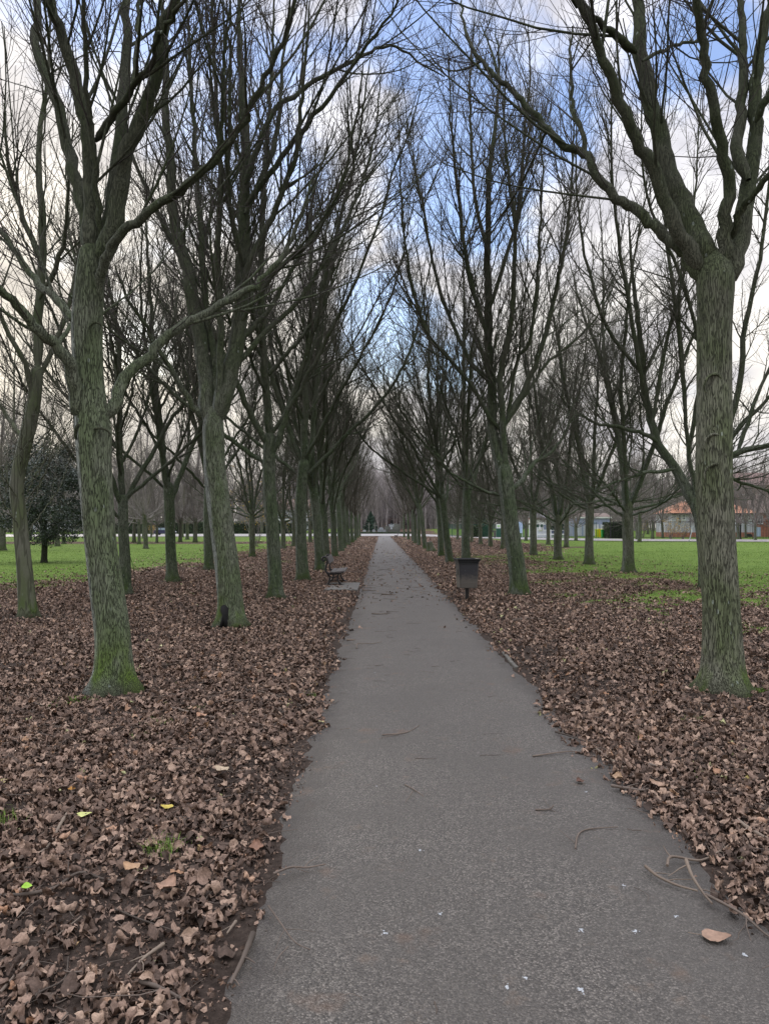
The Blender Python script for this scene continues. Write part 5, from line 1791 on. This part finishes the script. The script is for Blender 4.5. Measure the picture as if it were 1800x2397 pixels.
pole('bollard_post', 1430, 1262, 1430, 1233, 106, .10, 'thick black post in front of the clipped hedge', 'post', M['black_paint'])
pole('support_pole', 1613, 1268, 1622, 1232, 86, .05, 'pale grey pole leaning to the right beside the scarred trunk', 'pole', M['steel'])
pole('lamp_column', 1733, 1262, 1733, 1202, 101, .11, 'black lamp column in front of the pale building', 'post', M['black_paint'])
pole('lamp_column', 1428, 1262, 1428, 1195, 104, .05, 'slim dark column rising behind the clipped hedge', 'post', M['black_paint'])


# ------------------------------------------------------------------ buildings
def win(o, x, z, w, h, y=0.0, frame=M['white'], bars=True):
    f = MB()
    t = .07
    f.box((x - w / 2, y - .05, z), (x - w / 2 + t, y + .03, z + h)).box((x + w / 2 - t, y - .05, z), (x + w / 2, y + .03, z + h))
    f.box((x - w / 2 + t, y - .05, z), (x + w / 2 - t, y + .03, z + t)).box((x - w / 2 + t, y - .05, z + h - t), (x + w / 2 - t, y + .03, z + h))
    if bars:
        f.box((x - .025, y - .045, z + t), (x + .025, y + .02, z + h - t)).box((x - w / 2 + t, y - .044, z + h * .5 - .025), (x - .025, y + .02, z + h * .5 + .025)).box((x + .025, y - .044, z + h * .5 - .025), (x + w / 2 - t, y + .02, z + h * .5 + .025))
    fo = f.obj('window', frame, o)
    MB().box((x - w / 2 + t, y - .02, z + t), (x + w / 2 - t, y - .012, z + h - t)).obj('pane', M['glass'], fo)
    MB().box((x - w / 2 - .05, y - .12, z - .07), (x + w / 2 + .05, y + .02, z - .002)).obj('sill', frame, fo)


DB = 125.0
x0, x1 = at(1572, DB)[0], at(1766, DB)[0]
ze, zr = zat(1201, DB), zat(1172, DB)
pv_ = thing('pavilion', ((x0 + x1) / 2, DB, 0), 'single-storey pale building with an orange tiled hip roof behind the railings', 'building')
hw = (x1 - x0) / 2
MB().box((-hw, 0, .75), (hw, 7, ze)).obj('wall', M['pale_wall'], pv_)
MB().box((-hw - .04, -.06, 0), (hw + .04, 7.04, .75)).obj('brick_plinth', M['brick'], pv_)
e = .5
V = np.array([(-hw - e, -e, ze), (hw + e, -e, ze), (hw + e, 7 + e, ze), (-hw - e, 7 + e, ze), (-hw + 3.0, 3.5, zr), (hw - 3.0, 3.5, zr)])
mesh_obj('roof', V, [np.array([(0, 1, 5, 4), (2, 3, 4, 5), (3, 2, 1, 0)]), np.array([(1, 2, 5), (3, 0, 4)])], M['orange_tile'], pv_, False)
MB().box((-hw - e, -e - .08, ze - .22), (hw + e, -e - .003, ze - .002)).obj('gutter', M['black_paint'], pv_)
zw = zat(1217, DB); hwn = zat(1204, DB) - zw
for px in (1719, 1727, 1739, 1746, 1754):
    win(pv_, at(px, DB)[0] - (x0 + x1) / 2, zw, .48, hwn)
for px in (1588, 1600):
    win(pv_, at(px, DB)[0] - (x0 + x1) / 2, zw, .55, hwn)
dx_ = at(1752, DB)[0] - (x0 + x1) / 2
MB().prism([(dx_ - .6, .02), (dx_ + .6, .02), (dx_ + .5, .35), (dx_ + .25, .52), (dx_ - .25, .52), (dx_ - .5, .35)], 1, -.12, -.07).obj('low_arch', M['black_paint'], pv_)

x0, x1 = at(1772, 127)[0], at(1930, 127)[0]
an = thing('brick_house', ((x0 + x1) / 2, 128, 0), 'red brick house with a dark brown roof at the right edge of the picture', 'building')
hw = (x1 - x0) / 2
MB().box((-hw, 0, 0), (hw, 8, 4.0)).obj('wall', M['brick'], an)
MB().prism([(-.6, 4.0), (8.6, 4.0), (4, 7.2)], 0, -hw - .3, hw + .3).obj('roof', M['brown_tile'], an)
for k in range(4):
    win(an, -hw + 1.0 + k * 2.3, 2.2, .9, 1.3)
MB().box((-hw + .2, -.08, .05), (-hw + 1.0, -.03, 1.6)).obj('door', M['pale_blue'], an)

DBK = 175.0
x0, x1 = at(1690, DBK)[0], at(2000, DBK)[0]
bk = thing('apartment_block', ((x0 + x1) / 2, DBK, 0), 'tall pinkish brick apartment block with white windows behind the orange roof', 'building')
hw = (x1 - x0) / 2; ht = zat(1135, DBK)
MB().box((-hw, 0, 0), (hw, 12, ht)).obj('wall', M['pink_brick'], bk)
MB().prism([(-.6, ht), (12.6, ht), (6, ht + 3.2)], 0, -hw - .4, hw + .4).obj('roof', mat_plain('dull_red_roof', (.20, .13, .12), .85, .2, 3), bk)
for zz in (1.6, 4.6, 7.4):
    for k in range(int(2 * hw / 3.4)):
        win(bk, -hw + 1.9 + k * 3.4, zz, 1.5, 1.7)
MB().box((-hw - .03, -.10, 6.6), (hw + .03, -.003, 6.9)).obj('white_band', M['white'], bk)

x0, x1 = at(1340, 135)[0], at(1428, 135)[0]
sh = thing('shed', ((x0 + x1) / 2, 135, 0), 'blue-grey clad shed with a white fascia behind the yellow bins', 'building')
hw = (x1 - x0) / 2; zt = zat(1213, 135)
MB().box((-hw, 0, 0), (hw, 6, zt)).obj('wall', M['blue_grey'], sh)
MB().box((-hw - .2, -.25, zt), (hw + .2, 6.2, zt + .25)).obj('white_fascia', M['white'], sh)
MB().prism([(-.3, zt + .25), (6.3, zt + .25), (3, zt + .95)], 0, -hw - .2, hw + .2).obj('roof', M['brown_tile'], sh)
for k in range(4):
    MB().box((-hw + .4 + k * 1.5, -.05, .1), (-hw + 1.6 + k * 1.5, .02, 2.1)).obj('door', M['pale_wall'], sh)

x0, x1 = at(1246, 124)[0], at(1285, 124)[0]
ks = thing('kiosk', ((x0 + x1) / 2, 124, 0), 'white kiosk with a grey roof and a red fascia line behind the picture board', 'building')
hw = (x1 - x0) / 2; zt = zat(1215, 124)
MB().box((-hw, 0, 0), (hw, 3, zt)).obj('wall', M['white'], ks)
MB().box((-hw - .1, -.15, zt), (hw + .1, 3.1, zt + .18)).obj('red_fascia', M['red_paint'], ks)
MB().prism([(-.3, zt + .18), (3.3, zt + .18), (1.5, zt + .95)], 0, -hw - .15, hw + .15).obj('roof', M['grey_tile'], ks)
MB().box((-hw * .8, -.04, 1.2), (hw * .8, .02, 2.0)).obj('shutter', M['blue_grey'], ks)

x0, x1 = at(250, 190)[0], at(330, 190)[0]
for a0, a1, h, lab in ((60, 150, 6.0, 'pale house far behind the round evergreen and lawn'), (640, 720, 6.5, 'pale house far behind the left avenue trunks')):
    x0, x1 = at(a0, 215)[0], at(a1, 215)[0]; hw = (x1 - x0) / 2
    o = thing('house', ((x0 + x1) / 2, 215, 0), lab, 'building')
    MB().box((-hw, 0, 0), (hw, 8, h)).obj('wall', M['pale_wall'], o)
    MB().prism([(-.4, h), (8.4, h), (4, h + 3)], 0, -hw - .3, hw + .3).obj('roof', M['brown_tile'], o)
    for k in range(4):
        for zz in (1.0, 3.8):
            win(o, -hw + 1.4 + k * (2 * hw - 2.8) / 3, zz, 1.0, 1.3)

# ------------------------------------------------------------------ car
cp = G(386, 1253)
DC = 152.0
co = thing('parked_car', at(386, DC, .05), 'navy blue car in side view on the far road, partly hidden by a slim trunk', 'car')
body = [(-2.1, .35), (-2.12, .62), (-2.02, .86), (-1.75, .95), (-1.2, 1.0), (.75, .98), (1.55, .90), (2.0, .72), (2.1, .5), (2.05, .32), (0, .26)]
MB().prism(body, 1, -.85, .85).obj('body', M['car_paint'], co, False)
cabn = [(-1.9, .95), (-1.6, 1.36), (-1.1, 1.47), (-.1, 1.47), (.35, 1.38), (1.05, .96), (0, .9)]
MB().prism(cabn, 1, -.74, .74).obj('cabin', M['car_paint'], co)
for s in (-1, 1):
    for pr in ([(-1.72, .98), (-1.5, 1.33), (-1.02, 1.41), (-.62, 1.41), (-.62, .98)], [(-.52, .98), (-.52, 1.41), (-.12, 1.41), (.28, 1.33), (.85, .98)]):
        MB().prism(pr, 1, s * .752 - .008, s * .752 + .008).obj('side_window', M['car_glass'], co)
    for x in (-1.3, 1.35):
        w_ = MB().tube([(x, s * .72, .32), (x, s * .90, .32)], .32, 18).obj('wheel', M['rubber'], co)
        MB().tube([(x, s * .89, .32), (x, s * .915, .32)], .2, 12).obj('rim', M['steel'], w_)
    MB().box((1.86, s * .66 - .18, .60), (2.06, s * .66 + .18, .76), .03).obj('headlight', M['lens'], co)
    MB().box((-2.11, s * .7 - .12, .68), (-1.98, s * .7 + .12, .86), .03).obj('tail_light', M['red_paint'], co)

# ------------------------------------------------------------------ far wood behind everything (too many to tell apart)
fr = np.random.default_rng(12)
PP, RR = [], []
n = 4200
az = np.where(fr.random(n) < .25, fr.uniform(-.12, .12, n), fr.uniform(-.80, .80, n)); dd = fr.uniform(235, 300, n)
bx = np.sin(az) * dd; by = np.cos(az) * dd
st_ = np.stack([bx, by, np.full(n, 0.0)], 1)
hgt = fr.uniform(13, 23, n)
tp = np.zeros((n, 6, 3))
for k in range(6):
    tp[:, k] = st_ + np.stack([fr.normal(size=n) * .35 * k * .5, fr.normal(size=n) * .3 * k * .5, hgt * k / 5], 1)
v1, q1 = tubes(tp, np.linspace(.20, .03, 6)[None] * np.ones((n, 1)), 4)
P3, R3 = grow(tp, np.full((n, 6), .1), np.full(n, 22), .12, 1, (25, 60), (2.0, 6.0), .6, .07, .03, .12, .14, 4, fr)
v2, q2 = tubes(P3, R3, 3)
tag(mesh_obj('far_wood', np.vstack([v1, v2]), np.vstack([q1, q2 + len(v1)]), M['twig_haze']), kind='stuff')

# ------------------------------------------------------------------ sky and sun
SUN_AZ, SUN_EL = math.radians(-27), math.radians(11)
wd = bpy.data.worlds.new('World'); scene.world = wd
wd.use_nodes = True
t = wd.node_tree; t.nodes.clear()


def wn(typ, **kw):
    nd = t.nodes.new(typ)
    for k, v in kw.items():
        setattr(nd, k, v)
    return nd


def wmath(op, a, b=0.0, clamp=False):
    nd = wn('ShaderNodeMath', operation=op, use_clamp=clamp)
    for k, v in ((0, a), (1, b)):
        if isinstance(v, (int, float)): nd.inputs[k].default_value = v
        else: t.links.new(v, nd.inputs[k])
    return nd.outputs[0]


def wrange(v, a, b, c=0.0, d=1.0):
    nd = wn('ShaderNodeMapRange', interpolation_type='SMOOTHSTEP')
    for k, x in enumerate((a, b, c, d)): nd.inputs[k + 1].default_value = x
    t.links.new(v, nd.inputs[0])
    return nd.outputs[0]


def wmix(f, a, b_):
    nd = wn('ShaderNodeMix', data_type='RGBA')
    for k, v in ((0, f), (6, a), (7, b_)):
        if isinstance(v, (int, float)): nd.inputs[k].default_value = v
        elif isinstance(v, tuple): nd.inputs[k].default_value = (*v, 1)
        else: t.links.new(v, nd.inputs[k])
    return nd.outputs[2]


out = wn('ShaderNodeOutputWorld')
sky = wn('ShaderNodeTexSky', sky_type='NISHITA')
sky.sun_disc = False
sky.sun_elevation = SUN_EL
sky.sun_rotation = SUN_AZ
sky.air_density = 1.0; sky.dust_density = .4; sky.ozone_density = 2.0
bg1 = wn('ShaderNodeBackground'); bg1.inputs['Strength'].default_value = .15
hs = wn('ShaderNodeHueSaturation'); hs.inputs['Saturation'].default_value = 1.15; hs.inputs['Hue'].default_value = .517; hs.inputs['Value'].default_value = 1.5
t.links.new(sky.outputs[0], hs.inputs['Color']); t.links.new(hs.outputs[0], bg1.inputs['Color'])
tc = wn('ShaderNodeTexCoord')
gen = tc.outputs['Generated']
mp = wn('ShaderNodeMapping'); mp.inputs['Scale'].default_value = (1, 1, 1.7); t.links.new(gen, mp.inputs['Vector'])
n1 = wn('ShaderNodeTexNoise'); n1.inputs['Scale'].default_value = 4.2; n1.inputs['Detail'].default_value = 7; n1.inputs['Roughness'].default_value = .56; n1.inputs['Distortion'].default_value = .25
t.links.new(mp.outputs[0], n1.inputs['Vector'])
n2 = wn('ShaderNodeTexNoise'); n2.inputs['Scale'].default_value = 7.5; n2.inputs['Detail'].default_value = 6; t.links.new(mp.outputs[0], n2.inputs['Vector'])
# gaps of blue in the cloud
acc = None
for px, py, r, amp in ((1090, 320, .17, 1.0), (960, 40, .12, .6), (1280, 290, .13, .8), (1180, 130, .12, .45), (890, 770, .10, .7), (1620, 160, .13, .75), (470, 110, .30, .62), (330, 830, .10, .55), (820, 560, .06, .3), (1060, 860, .07, .4), (700, 640, .09, .35)):
    v = ray(px, py); v = v / np.linalg.norm(v)
    ds = wn('ShaderNodeVectorMath', operation='DISTANCE'); t.links.new(gen, ds.inputs[0]); ds.inputs[1].default_value = tuple(v)
    m = wmath('MULTIPLY', wrange(ds.outputs['Value'], r * 1.25, r * .1), amp)
    acc = m if acc is None else wmath('MAXIMUM', acc, m)
gap = wrange(wmath('ADD', acc, wmath('MULTIPLY', wmath('SUBTRACT', n1.outputs['Fac'], .5), 2.0)), .25, .62)
# cloud tone: cream low and towards the sun, cooler grey higher
sz = wn('ShaderNodeSeparateXYZ'); t.links.new(gen, sz.inputs[0])
hi_ = wrange(sz.outputs[2], .12, .55)
ccol = wmix(hi_, (1.0, .95, .87), (.93, .93, 1.0))
ccol = wmix(wrange(n2.outputs['Fac'], .58, .34, 0, .6), ccol, (.84, .83, .93))
sv = np.array([math.sin(SUN_AZ) * math.cos(SUN_EL), math.cos(SUN_AZ) * math.cos(SUN_EL), math.sin(SUN_EL)])
ds = wn('ShaderNodeVectorMath', operation='DISTANCE'); t.links.new(gen, ds.inputs[0]); ds.inputs[1].default_value = tuple(sv)
glow = wrange(ds.outputs['Value'], .55, .05)
ccol = wmix(wmath('MULTIPLY', glow, .6), ccol, (1.15, 1.02, .80))
cs = wmath('MULTIPLY', wrange(n2.outputs['Fac'], .32, .64, .60, .90), wrange(sz.outputs[2], .56, .95, 1.0, 3.4))  # clouds overhead, out of view, brightened to add light on ground and trees
bg2 = wn('ShaderNodeBackground'); t.links.new(ccol, bg2.inputs['Color']); t.links.new(cs, bg2.inputs['Strength'])
mx = wn('ShaderNodeMixShader')
t.links.new(wmath('MULTIPLY', gap, .84), mx.inputs[0]); t.links.new(bg2.outputs[0], mx.inputs[1]); t.links.new(bg1.outputs[0], mx.inputs[2])
t.links.new(mx.outputs[0], out.inputs['Surface'])

sl = bpy.data.lights.new('sun', 'SUN')
sl.energy = .8; sl.angle = math.radians(14); sl.color = (1.0, .90, .76)
so = bpy.data.objects.new('sun', sl); COL.objects.link(so)
so.rotation_euler = Vector((-sv[0], -sv[1], -sv[2])).to_track_quat('-Z', 'Y').to_euler()

vs = scene.view_settings
vs.view_transform = 'Standard'; vs.look = 'None'; vs.gamma = 1.0; vs.exposure = 0.5
scene.cycles.max_bounces = 5
scene.cycles.diffuse_bounces = 3
scene.cycles.glossy_bounces = 2
scene.cycles.transparent_max_bounces = 4
